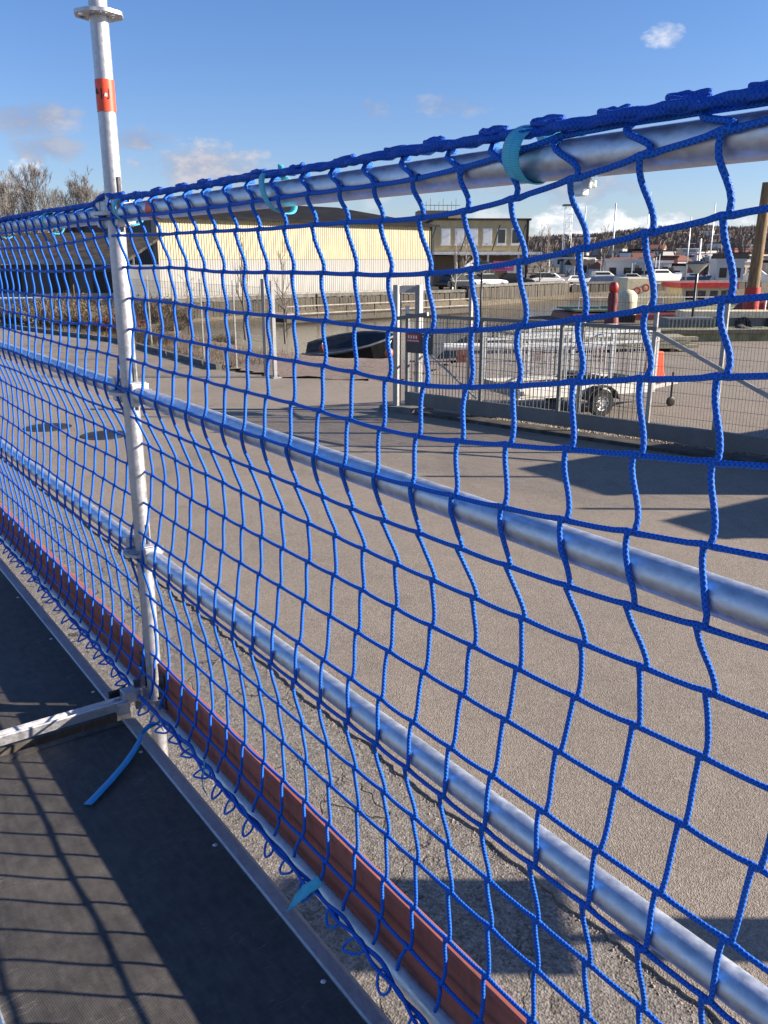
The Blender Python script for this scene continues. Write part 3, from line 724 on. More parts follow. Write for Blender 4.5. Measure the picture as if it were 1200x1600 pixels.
for i in range(NROW):
    pts = []; rad = []
    for j in JS:
        a = ND[(j, i)]
        pts += [a + Vector((0.001, -.008, 0)), a + Vector((0.001, .008, 0))]; rad += [RR * 1.12] * 2
        if j + 1 in JS:
            b = ND[(j + 1, i)]
            for q in (1, 2, 3):
                tt = q / 4; p = a.lerp(b, tt); p.z -= .0010 * math.sin(math.pi * tt) * (1 + N1(j * 1.4, i * 1.1, 13)); p.x += .003 * math.sin(math.pi * tt) * N1(j * 1.2, i * 1.6, 14)
                for zr in LV[:3]:
                    if abs(p.z - zr) < TUBE + RR: p.x = min(p.x, PX - math.sqrt(max(0, (TUBE + RR + .0006) ** 2 - (p.z - zr) ** 2)))
                pts.append(p); rad.append(RR * .98)
    m = MB(); m.tube(pts, rad, 7); m.build('horizontal_rope', 'rope_blue', net, True, NOFF)
# border ropes wound along the top rail
y_lo, y_hi = YB + MS * JS[0], YB + MS * JS[-1]
def top_path(ph, amp, dx, dzz, st=.012):
    pts = []; y = y_lo
    while y < y_hi:
        near = sm((1.6 - y) / 1.2)
        a = amp * (1 + .6 * near)
        w = 2 * math.pi * y / (.085 + .02 * math.sin(ph)) + ph + 1.5 * N1(y * 3, ph)
        pts.append(Vector((PX - .012 + dx + a * math.cos(w) + .006 * N1(y * 2.3, ph), y, ztop(y) + dzz + a * .38 * abs(math.sin(w)) + .002 * N1(y * 5, ph, 2)))); y += st
    return pts
for (ph, amp, dx, dzz, r) in ((0, .003, -.005, .0035, .0066), (2.1, .004, .007, .004, .0058), (4.2, .005, -.010, -.001, .0046), (1.0, .006, .010, .0015, .0042)):
    m = MB(); m.tube(top_path(ph, amp, dx, dzz), r, 8); m.build('border_rope', 'rope_border', net, True, NOFF)
# flat loops of slack edge rope standing on the rail
y = y_lo + .02
while y < 2.45:
    L = random.uniform(.028, .042); hgt_ = random.uniform(.004, .012); kk = random.uniform(0, 9); tilt = random.uniform(-.3, .3)
    pts = []
    for k in range(18):
        t_ = 2 * math.pi * k / 18
        pts.append(Vector((PX - .010 + (.009 + .004 * N1(math.sin(t_) * 1.5, kk)) * math.sin(t_) + .004 * tilt, y + (.8 + .5 * N1(math.cos(t_), kk, 2)) * L * math.cos(t_) + .012 * math.sin(t_), ztop(y) + .010 + hgt_ * (.5 + .5 * math.sin(t_ + .5 * tilt)) * (1 if y < 1.1 else .55) + .003 * N1(math.cos(t_) * 2, kk, y))))
    m = MB(); m.tube(pts, .0034, 7, closed=True); m.build('edge_loop', 'rope_border', net, True, NOFF); y += random.uniform(.10, .17)
# bottom border rope bundle with hanging loops
def bot(y, ph=0): return Vector((.813 + .006 * N1(y * 3, ph, 4) - .010 * sm((1.25 - y) / .5), y, ZB + .010 * N1(y * 2.2, ph, 6) - .035 * sm((1.25 - y) / .35)))
for (ph, dx, dzz, r) in ((0, 0, 0, .0046), (3, -.008, .003, .0040), (6, .004, -.007, .0036)):
    pts = []; y = y_lo
    while y < y_hi:
        p = bot(y, ph) + Vector((dx + .004 * math.sin(y * 45 + ph), 0, dzz + .003 * math.cos(y * 38 + ph))); pts.append(p); y += .015
    m = MB(); m.tube(pts, r, 7); m.build('bottom_border_rope', 'rope_blue', net, True, NOFF)
y = y_lo + .03; k = 0
while y < y_hi - .1:
    c = bot(y); r1 = random.uniform(.016, .024); r2 = random.uniform(.013, .020); pts = []; tw = random.uniform(-.6, .6)
    for q in range(16):
        t_ = 2 * math.pi * q / 16
        pts.append(c + Vector((-r2 * (1 - math.cos(t_)) * .95, r1 * math.sin(t_) + tw * .02 * (1 - math.cos(t_)), -.009 * (1 - math.cos(t_)) + .004 * math.sin(2 * t_ + tw))))
    m = MB(); m.tube(pts, .0031, 7, closed=True); m.build('hanging_loop', 'rope_light', net, True, NOFF)
    y += random.uniform(.075, .125); k += 1

# webbing straps
def strap(label, base, pts, side, w=.026, matn='strap_turquoise', group=None):
    m = MB(); m.ribbon(pts, side, w); o = m.build('webbing_strap', matn, None, True, base)
    o.location = S(*base); o.rotation_euler.z = PHI; tag(o, label, 'strap', group or 'webbing straps tying the net'); return o
def ring_strap(y, r, label, zc=3.125, lean=0.0, w=.026, tail=None, rx=None):
    pts = []; n = 30
    for k in range(n + 2):
        t_ = 2 * math.pi * k / n + .6
        rr = r * (1 + .10 * math.sin(2 * t_ + y))
        pts.append(Vector((PX - .006 + (rx or rr) * math.cos(t_), y + lean * math.sin(t_) + .0006 * k, zc + rr * math.sin(t_))))
    if tail: pts += [pts[-1] + Vector(q) for q in tail]
    return strap(label, (PX, y, zc), pts, (0, 1, 0.15), w)
ring_strap(.862, .0375, 'wide turquoise webbing strap round the top rail at upper right', 3.130, .004, .031, tail=[(.004, -.010, .004), (.006, -.030, .002), (.004, -.055, -.004), (-.002, -.075, -.012)])
ring_strap(1.548, .043, 'turquoise webbing loop twisted round the top rail in mid picture', 3.122, .030, .022, rx=.034, tail=[(-.006, -.012, .014), (-.016, -.030, .020), (-.026, -.050, .012), (-.034, -.062, -.006)])
ring_strap(2.385, .036, 'turquoise webbing strap round the top rail next to the upright', 3.122, .02, .024, tail=[(-.004, .006, -.02), (-.006, .02, -.045)])
ring_strap(3.12, .034, 'turquoise webbing strap with hanging tail left of the upright', 3.115, .012, .020, tail=[(-.006, .004, -.02), (-.012, .02, -.06), (-.010, .03, -.085)])
ring_strap(3.82, .034, 'turquoise webbing strap at the far left end of the top rail', 3.115, .012, .020)
strap('turquoise webbing end poking through the bottom of the net', (.815, 1.405, 1.63), [(.818, 1.40, 1.662), (.812, 1.405, 1.650), (.792, 1.420, 1.632), (.770, 1.432, 1.605), (.757, 1.440, 1.585)], [(0, 1, .2), (0, 1, .2), (.1, .8, .3), (.3, .5, .2), (.5, .3, .1)], .026)
strap('long blue webbing tail lying across the dark deck beside the upright', (.75, 2.35, 1.57),
      [(.835, 2.40, 1.55), (.826, 2.395, 1.572), (.810, 2.388, 1.588), (.785, 2.378, 1.592), (.762, 2.366, 1.588), (.745, 2.352, 1.585), (.735, 2.330, 1.583), (.705, 2.290, 1.580), (.66, 2.243, 1.576), (.60, 2.190, 1.572), (.53, 2.135, 1.567), (.512, 2.122, 1.566)],
      [(0, 1, 0)] * 3 + [(.1, 1, .1), (.35, .9, .3), (.55, .4, .65), (.68, -.4, .5), (.70, -.6, .25), (.66, -.7, .2), (.66, -.72, .12), (.66, -.74, .05), (.66, -.74, .05)], .024, 'strap_blue')
strap('small pale blue webbing knot hanging from the bottom net edge by the upright', (.80, 2.0, 1.62), [(.815, 2.02, 1.645), (.805, 2.00, 1.632), (.792, 1.99, 1.615), (.786, 1.975, 1.595), (.790, 1.962, 1.578)], [(0, 1, .3), (.3, 1, 0), (0, 1, -.3), (.4, .8, 0), (0, 1, 0)], .014)
t = sthing('rail_clip', 'small pale metal clip hanging under the top rail right of the wide strap', 'clip', (PX, .79, 3.085))
m = MB(); m.box(-.006, .006, -.010, .010, -.010, .010); m.build('clip_plate', 'light_plate', t, bevel=.002)
m = MB(); m.box(-.010, -.004, -.024, -.0102, -.003, .010); m.box(.004, .009, -.020, -.0102, -.001, .008); m.build('clip_jaw', 'light_plate', t, bevel=.002)

# ------------------------------------------------------------------ fence and gate
G0 = Vector((0.45, 17.75, 0)); GD = Vector((.7484, -.6633, 0)).normalized(); GN = Vector((-.6633, -.7484, 0)).normalized()
GA = math.atan2(GD.y, GD.x)
def wire_panel(L, z0, z1, dxv, dzh, r=.0025, rh=.003):
    m = MB(); n = int(L / dxv)
    for i in range(n + 1): m.tube([(L * i / n, 0, z0), (L * i / n, 0, z1)], r, 3, cap=False)
    z = z0
    while z <= z1 + .001: m.tube([(0, .004, z), (L, .004, z)], rh, 3, cap=False); z += dzh
    return m
fence = thing('mesh_fence', 'galvanised mesh fence behind the parked sliding gate', 'fence', G0, GA)
ts = [1.6, 4.0, 6.43, 8.9, 11.4]
for t_ in ts:
    m = MB(); m.box(t_ - .03, t_ + .03, -.03, .03, 0, 2.52); m.build('fence_post', 'galv_dull', fence)
    m = MB(); m.box(t_ - .033, t_ + .033, -.033, .033, 2.52, 2.545); m.build('post_cap', 'grey_plastic', fence)
wm = wire_panel(2.40, .10, 2.46, .05, .2).mesh('mesh_panel', 'gate_steel')
for a, b in zip([-.75] + ts, ts):
    if a < 0: continue
    o = part('mesh_panel', wm, fence); o.location = (a, .04, 0); o.scale.x = (b - a) / 2.40
gate = thing('sliding_gate', 'parked galvanised sliding gate with bars, bottom beam and diagonal tail brace', 'gate', G0 + GN * .28, GA)
m = MB(); m.box(.25, 8.9, -.05, .05, .16, .42); m.build('bottom_beam', 'gate_steel', gate)
m = MB(); m.box(.25, 5.46, -.03, .03, 1.90, 1.96); m.build('top_rail', 'gate_steel', gate)
for t_ in (.25, 2.05, 3.72, 5.40):
    m = MB(); m.box(t_, t_ + .06, -.028, .028, .42, 1.90 if t_ < 5.3 else 2.22); m.build('gate_upright', 'galv_dull' if t_ > 5 else 'gate_steel', gate)
m = MB(); m.beam((5.46, 0, 1.86), (8.6, 0, .44), .05, .06); m.build('tail_brace', 'galv_dull', gate)
m = MB(); m.beam((.35, -.02, 1.55), (2.0, -.02, .46), .03, .03); m.build('diagonal_rod', 'galv_dull', gate)
for a, b in ((.31, 2.05), (2.11, 3.72), (3.78, 5.40)):
    m = MB(); n = int((b - a) / .078)
    for i in range(1, n): m.tube([(a + (b - a) * i / n, 0,   .42), (a + (b - a) * i / n, 0, 1.90)], .0085, 5, cap=False)
    z = .62
    while z < 1.85: m.tube([(a, .008, z), (b, .008, z)], .004, 4, cap=False); z += .2
    m.build('bar_panel', 'gate_steel', gate, True)
sg = thing('gate_sign', 'dark grey sign with a red and white panel on the gate', 'sign', G0 + GN * .34 + GD * .62 + Vector((0, 0, 1.40)), GA)
m = MB(); m.box(-.32, .36, -.012, .0, -.19, .20); m.build('board', 'sign_dark', sg)
m = MB(); m.box(-.30, .02, -.016, -.0125, .02, .18); m.build('red_panel', 'red_paint', sg)
m = MB()
for i in range(9): m.box(-.285 + i * .033, -.285 + i * .033 + (.02 if i % 3 else .012), -.019, -.0165, .035, .062)
for i in range(4): m.box(-.27 + i * .065, -.27 + i * .065 + .035, -.019, -.0165, .09, .15)
for i in range(6): m.box(.10 + i * .035, .10 + i * .035 + .02, -.019, -.0125, .13, .155)
m.build('lettering', 'white_paint', sg)
portal = thing('gate_portal', 'tall double gate post at the left end of the sliding gate', 'gate post', G0 + Vector((-.12, -.1, 0)), GA)
for (tx, ty) in ((0, -.10), (.30, .22)):
    m = MB(); m.box(tx - .06, tx + .06, ty - .06, ty + .06, 0, 2.5); m.build('portal_post', 'galv_dull', portal, bevel=.008)
m = MB(); m.beam((0, -.10, 2.42), (.30, .22, 2.42), .10, .14); m.build('head_beam', 'galv_dull', portal)
m = MB(); m.box(.10, .16, .03, .09, .3, 2.1); m.build('guide_rail', 'white_paint', portal)
m = MB(); m.box(-.30, .55, -.30, .42, -.01, .10); m.build('foundation', 'concrete_dark', portal)
m = MB(); m.beam((.02, -.2, 1.85), (.9, -.24, 1.98), .05, .07); m.build('catch_arm', 'gate_steel', portal)
o = MB().box(.6, 12, -.34, .06, -.01, .06).build('gate_foundation', 'stone_dark'); o.location = G0 + GN * .10; o.rotation_euler.z = GA  # dark colour holds the shadow under the gate as well as dark soil
tag(o, 'low concrete footing under the sliding gate and fence, coloured dark for shadow and soil', 'footing')
gs = MB()
for _ in range(2600):
    t_ = random.uniform(1.2, 11); n_ = random.gauss(-.55, .22); p = G0 + GD * t_ - GN * (n_ + .2) * 1.0 * -1 + Vector((0, 0, .012))
    stone(gs, p, random.uniform(.012, .035))
tag(gs.build('gravel_strip', 'stone'), 'brown gravel strip lying along the foot of the gate', 'gravel', kind='stuff')

# left mesh fence from the gate opening back along the bank
F0 = Vector((-2.86, 22.61, 0)); F1 = Vector((-9.6, 33.0, 0)); FD = (F1 - F0).normalized(); FL = (F1 - F0).length
fl = thing('bank_fence', 'thin galvanised mesh fence running back along the bank left of the opening', 'fence', F0, math.atan2(FD.y, FD.x))
nsp = 5; ds = FL / nsp
wm2 = wire_panel(ds, .08, 2.30, .06, .2, .0022, .0028).mesh('mesh_panel', 'gate_steel')
for i in range(nsp + 1):
    hh = 2.42 if i else 2.46; w_ = .022 if i else .045
    m = MB(); m.box(i * ds - w_, i * ds + w_, -w_, w_, 0, hh)
    if i == 0: m.box(-.16, .16, -.12, .12, 0, .025)
    m.build('fence_post', 'galv_dull', fl)
    if i < nsp: o = part('mesh_panel', wm2, fl); o.location = (i * ds, .03, 0)
p2 = F0 + Vector((-.28, .25, 0))
o = MB().box(-.04, .04, -.04, .04, 0, 2.5).build('gate_stop_post', 'galv_dull'); o.location = p2; tag(o, 'square galvanised gate stop post just behind the end fence post', 'gate post')

# ------------------------------------------------------------------ trailer and barrier
TA = R(20); TW = Vector((4.22, 17.0, 0))
tr = thing('trailer', 'small flatbed trailer with galvanised mesh cage sides behind the gate', 'trailer', TW, TA)
L0, L1, WB = -1.75, 1.35, 1.45
m = MB(); m.box(L0, L1, 0.0, WB, .50, .54); m.build('bed', 'old_wood', tr)
for yy in (-.02, WB - .02):
    m = MB(); m.box(L0 - .02, L1 + .02, yy, yy + .04, .40, .62); m.build('side_rail', 'white_paint', tr)
for xx in (L0 - .03, L1 + .005):
    m = MB(); m.box(xx, xx + .03, .03, WB - .03, .42, .62); m.build('end_board', 'galv_dull', tr)
def wheel(par, x, y, r, w, rim='white_paint'):
    m = MB(); m.ring([(r * .55, -w / 2), (r * .9, -w / 2), (r, -w * .32), (r, w * .32), (r * .9, w / 2), (r * .55, w / 2)], 24, axis='Y'); wh = m.build('tyre', 'rubber', par, 40); wh.location = (x, y, r)
    m = MB(); m.ring([(0.0, -w * .30), (r * .18, -w * .42), (r * .22, -w * .2), (r * .40, -w * .25), (r * .52, -w * .40), (r * .57, -w * .42), (r * .57, w * .3), (0, w * .2)], 20, axis='Y', closed=False)
    m.build('rim', rim, wh, 35)
    m = MB()
    for k in range(8):
        t_ = 2 * math.pi * k / 8; m.box(r * .42 * math.cos(t_) - r * .055, r * .42 * math.cos(t_) + r * .055, -w * .41, -w * .26, r * .42 * math.sin(t_) - r * .055, r * .42 * math.sin(t_) + r * .055)
    m.build('rim_slot', 'black_metal', wh)
    return wh
wheel(tr, 0, -.16, .27, .17); wheel(tr, 0, WB + .16, .27, .17)
for yy in (-.27, WB + .05):
    m = MB(); pr = [(-.36, .34), (-.30, .50), (-.14, .60), (.14, .60), (.30, .50), (.36, .34), (.34, .34), (.28, .485), (.13, .582), (-.13, .582), (-.28, .485), (-.34, .34)]
    m.prism(pr, yy, yy + .22, 'Y'); m.build('mudguard', 'rubber', tr)
m = MB(); m.tube([(0, -.1, .27), (0, WB + .1, .27)], .03, 10); m.build('axle', 'black_metal', tr)
m = MB(); m.beam((L1, .15, .46), (L1 + 1.15, WB / 2, .46), .06, .08); m.beam((L1, WB - .15, .46), (L1 + 1.15, WB / 2, .46), .06, .08); m.box(L1 + 1.1, L1 + 1.45, WB / 2 - .04, WB / 2 + .04, .43, .50); m.build('drawbar', 'galv_dull', tr)
m = MB(); m.ring([(0, -.025), (.08, -.03), (.10, -.02), (.10, .02), (.08, .03), (0, .025)], 16, c=(L1 + .75, WB / 2 - .35, .1), axis='Y', closed=False); m.tube([(L1 + .75, WB / 2 - .35, .1), (L1 + .75, WB / 2 - .35, .72)], .022, 8); m.build('jockey_wheel', 'black_metal', tr, 40)
for yy in (0.0, WB):
    for xx in (L0, L0 + 1.0, L0 + 2.05, L1): m = MB(); m.box(xx - .026, xx + .026, yy - .026, yy + .026, .62, 1.60); m.build('cage_post', 'galvanised', tr)
    m = MB(); m.box(L0 - .02, L1 + .02, yy - .028, yy + .028, 1.602, 1.66); m.box(L0, L1, yy - .029, yy + .029, 1.40, 1.45); m.build('cage_top_rail', 'galvanised', tr)
    m = MB(); xx = L0
    while xx < L1: m.tube([(xx, yy, .62), (xx, yy, 1.6)], .0065, 3, cap=False); xx += .10
    z = .72
    while z < 1.6: m.tube([(L0, yy, z), (L1, yy, z)], .006, 3, cap=False); z += .10
    m.build('cage_mesh', 'galvanised', tr)
for xx in (L0, L1):
    m = MB(); m.box(xx - .02, xx + .02, 0.025, WB - .025, 1.60, 1.64); yy = .1
    while yy < WB: m.tube([(xx, yy, .62), (xx, yy, 1.6)], .003, 3, cap=False); yy += .1
    m.build('cage_end', 'galv_dull', tr)
m = MB(); m.box(L0 + .02, L0 + .9, -.032, -.022, .44, .60); rp = m.build('marker_board', 'white_paint', tr)
m = MB(); m.box(L0 + .12, L0 + .24, -.036, -.0325, .455, .52); m.build('yellow_plate', 'cream_paint', rp)
m = MB(); m.box(L0 + .03, L0 + .10, -.036, -.0325, .47, .56); m.build('blue_plate', 'hull_blue', rp)
m = MB(); m.prism([(-.25, .62), (.55, .62), (.35, .72), (-.10, .75)], .2, 1.2, 'Y'); m.build('dark_cover', 'rubber', tr)
bar = thing('plastic_barrier', 'orange-red plastic road barrier standing on the trailer drawbar', 'barrier', TW + Vector((math.cos(TA) * 1.85 - math.sin(TA) * .7, math.sin(TA) * 1.85 + math.cos(TA) * .7, .51)), TA)
m = MB(); m.prism([(-.26, .0), (.26, .0), (.19, .22), (.14, .62), (-.14, .62), (-.19, .22)], -.10, .10, 'Y'); m.build('barrier_body', 'orange_plastic', bar, bevel=.02)
m = MB(); m.box(-.34, -.05, -.16, .14, 0.0, .17); m.build('base_weight', 'white_paint', bar, bevel=.04)

# ------------------------------------------------------------------ warehouse on the far bank
WA, WBp = Vector((-16.2, 63.5, 0)), Vector((4.35, 82.5, 0)); WD = (WBp - WA).normalized(); WL = (WBp - WA).length; WANG = math.atan2(WD.y, WD.x)
wh = thing('warehouse', 'long cream and grey corrugated warehouse with dark roof across the water', 'warehouse', WA, WANG)
HH = 5.85; npan = 26; pw = WL / npan; DEP = 16
def ribbed(w, z0, z1, n=5, d=.035):
    m = MB(); prof = []
    for i in range(n):
        a = w * i / n; s = w / n; prof += [(a, 0), (a + s * .55, 0), (a + s * .65, -d), (a + s * .90, -d)]
    prof.append((w - .004, 0))
    for p, q in zip(prof, prof[1:]): m.quad((p[0], p[1], z0), (q[0], q[1], z0), (q[0], q[1], z1), (p[0], p[1], z1))
    return m
pc = ribbed(pw, 2.95, HH).mesh('cream_panel', 'clad_cream'); pg = ribbed(pw, .35, 2.93, 5, .02).mesh('grey_panel', 'clad_grey')
for i in range(npan):
    o = part('cream_panel', pc, wh); o.location = (i * pw, -.002 * (i % 2), 0)
    o = part('grey_panel', pg, wh); o.location = (i * pw, -.002 * (i % 2), 0)
m = MB(); m.box(.05, WL - .05, .06, DEP, 0, HH - .02); m.build('core', 'clad_grey', wh)
m = MB(); m.box(0, WL, -.05, .055, 0, .34); m.build('plinth', 'concrete', wh)
dp = ribbed(pw * 1.2, .35, HH + .2, 4).mesh('gable_panel', 'clad_dark')
for i in range(12):
    o = part('gable_panel', dp, wh); o.rotation_euler.z = -math.pi / 2; o.location = (0.0, DEP - i * pw * 1.2, 0)
rf = MB(); e = .5; zr = HH + 1.75
A, B, C_, D_ = (-e, -e, HH + .05), (WL + e, -e, HH + .05), (WL + e, DEP + e, HH + .05), (-e, DEP + e, HH + .05)
R1, R2 = (9.5, DEP / 2, zr), (WL - 4.5, DEP / 2, zr)
rf.quad(A, B, R2, R1); rf.quad(B, C_, R2); rf.quad(C_, D_, R1, R2); rf.quad(D_, A, R1); rf.quad(A, D_, C_, B)
roof = rf.build('roof', 'roof_dark', wh)
m = MB(); m.box(-e, WL + e, -e - .12, -e - .01, HH - .08, HH + .10); m.build('gutter', 'roof_dark', roof)
for xx in (.15, WL - .12):
    m = MB(); m.tube([(xx, -.12, .3), (xx, -.12, HH - .1)], .07, 8); m.build('downpipe', 'black_metal' if xx > 1 else 'clad_grey', wh)
# lean-to and stair by the dark gable
st = thing('steel_stair', 'small grey steel stair with slanted rail against the dark gable', 'stair', (-17.2, 60.5, 0), R(8))
for i in range(9):
    m = MB(); m.box(-1.9 + i * .24, -1.9 + i * .24 + .28, -.5, .5, .2 * i + .1, .2 * i + .14); m.build('tread', 'gate_steel', st)
m = MB(); m.beam((-1.9, -.5, 1.0), (.3, -.5, 2.75), .06, .06); m.box(.25, .35, -.55, -.45, 0, 3.1); m.build('handrail', 'galvanised', st)
m = MB(); m.prism([(-2.0, 0), (.3, 0), (.3, 1.9)], -.50, .48, 'Y'); m.build('side_sheet', 'grey_plastic', st)
# quay wall of timber piles in front of the warehouse
def quay(P, Q, z0, z1, label, seed):
    P, Q = Vector(P), Vector(Q); d = Q - P; L = d.length; t = thing('quay_wall', label, 'quay wall', (P.x, P.y, 0), math.atan2(d.y, d.x)); rnd = random.Random(seed)
    m = MB(); x = 0
    while x < L: w = .28; m.box(x, x + w * .9, -.1 - rnd.uniform(0, .06), .1, z0, z1 - rnd.uniform(0, .12)); x += w
    o = m.build('timber_piles', 'old_wood', t); o['kind'] = 'stuff'
    m = MB(); m.box(0, L, -.22, .6, z1, z1 + .22); m.build('coping', 'concrete_dark', t)
    return t
quay((-14.6, 59.8, 0), (-5.6, 70, 0), -2.2, .1, 'weathered timber pile quay wall below the warehouse, left stretch', 3)
quay((-5.4, 70.2, 0), (7.2, 80.2, 0), -2.2, .1, 'weathered timber pile quay wall below the warehouse, right stretch', 4)
quay((7.6, 80.6, 0), (20.4, 98.2, 0), -2.2, .45, 'dark timber quay wall below the parked cars', 5)
quay((20.8, 98.4, 0), (46, 108.6, 0), -2.2, .3, 'dark timber quay wall below the white boats', 6)
# floating jetty with white rails
jt = thing('jetty', 'low floating jetty with pale rails in front of the quay wall', 'jetty', (-5.5, 60.0, -1.2), R(42))
m = MB(); m.box(-2, 17, -.8, .8, .1, .45); m.build('deck', 'old_wood', jt)
for z in (.62, 1.12):
    m = MB(); m.box(-2, 17, -.84, -.76, z, z + .075); m.build('pale_rail', 'concrete', jt)
for i in range(8):
    m = MB(); m.box(-2 + i * 2.6, -1.9 + i * 2.6, -.82, -.72, .3, 1.25); m.build('rail_post', 'old_wood', jt)

# ------------------------------------------------------------------ tan office building, tower, cars
of = thing('office_building', 'tan office block with a row of white-framed windows and a long canopy', 'building', (5.6, 101, 0), R(2))
OW = 10.7; m = MB(); m.box(0, OW, 0, 12, 3.6, 7.1); m.build('upper_wall', 'clad_tan', of)
m = MB(); m.box(.2, OW - .2, 1.6, 11.8, 0, 3.3); m.build('lower_wall', 'clad_brown', of)
m = MB(); m.box(-.1, OW + 1.2, -2.2, .4, 3.42, 3.72); m.build('canopy', 'white_paint', of)
m = MB(); m.box(-.2, OW + .2, -.2, 12.2, 7.1, 7.32); m.build('roof_edge', 'roof_grey', of)
m = MB(); m.box(3.2, OW - .5, 1.2, 1.58, .0, 1.7); m.build('low_tan_wall', 'clad_tan', of)
m = MB(); m.box(8.6, 10.1, 1.0, 1.19, .9, 2.6); m.build('white_panel', 'white_paint', of)
for i, xx in enumerate((.8, 2.35, 3.9, 5.5, 7.1, 8.7)):
    m = MB(); m.box(xx, xx + 1.05, -.06, .02, 4.55, 6.25); w_ = m.build('window', 'white_paint', of)
    m = MB(); m.box(xx + .12, xx + .93, -.075, -.062, 4.68, 6.12); m.build('pane', 'window_glass' if i > 3 else 'hull_white', w_)
    m = MB(); m.box(xx - .08, xx + 1.13, -.16, -.08, 4.42, 4.54); m.build('sill', 'white_paint', w_)
for xx in (.3, 3.9, 7.4, 10.3):
    m = MB(); m.beam((xx, -.05, 6.6), (xx - 1.1, -2.0, 3.8), .09, .09); m.build('canopy_tie', 'black_metal', of)
m = MB(); m.box(OW - .3, OW - .05, -.1, -.01, 0, 7.1); m.build('downpipe', 'black_metal', of)
for xx in (2.2, 5.8, 9.2): m = MB(); m.box(xx, xx + .2, -1.9, -1.7, 0, 3.4); m.build('canopy_post', 'white_paint', of)
tw = thing('roof_tower', 'brown lift tower with antennas rising behind the tan office block', 'tower', (5.2, 110, 0), R(4))
m = MB(); m.box(-1.0, 2.6, 0, 4, 0, 8.6); m.build('dark_wing', 'clad_brown', tw)
m = MB(); m.box(2.6, 4.2, -.2, 3.8, 0, 8.6); m.build('tan_wing', 'clad_tan', tw)
for k in range(9):
    xx = -.6 + k * .52; m = MB(); m.tube([(xx, .2, 8.6), (xx, .2, 9.3 + (k % 3) * .35)], .025, 4); m.build('antenna', 'black_metal', tw)
m = MB(); m.tube([(-.8, .1, 9.2), (4, .1, 9.2)], .03, 4); m.build('roof_rail', 'black_metal', tw)
for xx in (3.0, 3.7): m = MB(); m.box(xx - .15, xx + .15, -.24, -.205, 6.5, 7.5); m.build('window', 'window_glass', tw)
sg = thing('pink_banner', 'pink banner sign with white letters beside the parked cars', 'sign', (13.2, 98.5, 0), R(2))
m = MB(); m.box(-1.15, 1.15, 0, .06, 1.7, 2.75); m.build('board', 'pink_sign', sg)
m = MB()
for i, h_ in enumerate((.5, .36, .36, .5, .36)): m.box(-.65 + i * .27, -.65 + i * .27 + .17, -.03, -.004, 2.05, 2.05 + h_)
m.build('lettering', 'white_paint', sg)
for xx in (-1.0, 1.0): m = MB(); m.box(xx - .05, xx + .05, .065, .15, 0, 1.9); m.build('leg', 'galvanised', sg)
aw = thing('white_tent', 'small white peaked tent beside the tan building', 'tent', (9.6, 95, 0), 0)
m = MB(); a4 = [(-1.6, -1.6, 1.9), (1.6, -1.6, 1.9), (1.6, 1.6, 1.9), (-1.6, 1.6, 1.9)]
for k in range(4): m.quad(a4[k], a4[(k + 1) % 4], (0, 0, 3.0))
m.build('canopy', 'white_paint', aw)
for (xx, yy) in ((-1.5, -1.5), (1.5, -1.5), (1.5, 1.5), (-1.5, 1.5)): m = MB(); m.box(xx - .04, xx + .04, yy - .04, yy + .04, 0, 1.9); m.build('leg', 'galvanised', aw)

def car(loc, rz, paint, label, van=False):
    t = thing('parked_car', label, 'car', loc, rz, 'cars parked on the far quay'); hw = .86
    top = [(-2.05, .32), (-2.1, .62), (-1.95, .86), (-1.35, .95), (1.0, .92), (1.85, .80), (2.1, .60), (2.08, .32)]
    m = MB(); m.prism(top, -hw, hw, 'Y'); m.build('body', paint, t, bevel=.06)
    gh = [(-1.75, .93), (-1.35, 1.38), (-.95, 1.46), (.25, 1.46), (1.05, .92)] if not van else [(-2.0, .93), (-1.95, 1.85), (-1.7, 1.95), (.6, 1.95), (1.3, .92)]
    m = MB(); m.prism(gh, -hw + .1, hw - .1, 'Y'); cabn = m.build('cabin', 'window_glass', t, bevel=.03)
    g2 = [(q[0] * .93 - .02, q[1] + .012) for q in gh[1:-1]]
    m = MB(); m.box(gh[1][0] + .08, gh[-2][0] - .02, -hw + .13, hw - .13, gh[-2][1] - .005, gh[-2][1] + .03); m.build('roof', paint, cabn)
    for (xx, yy) in ((-1.3, -hw + .06), (1.3, -hw + .06), (-1.3, hw - .06), (1.3, hw - .06)): wheel(t, xx, yy, .31, .2, 'car_silver')
    for s in (-1, 1):
        m = MB(); m.box(2.0, 2.1, s * .62 - .16, s * .62 + .16, .60, .74); m.build('headlight', 'light_plate', t)
    return t
car((8.7, 90.5, 0), R(35), 'car_silver', 'silver car parked on the far quay by the warehouse corner')
car((14.2, 96.5, 0), R(8), 'car_dark', 'dark car parked on the far quay below the pink banner')
car((7.2, 88.6, 0), R(40), 'car_dark', 'dark blue car half hidden beside the warehouse wall')
car((18.3, 101, 0), R(15), 'car_white', 'white car at the right end of the parked row')
car((10.9, 93.4, 0), R(30), 'car_white', 'white car parked under the black lamp')

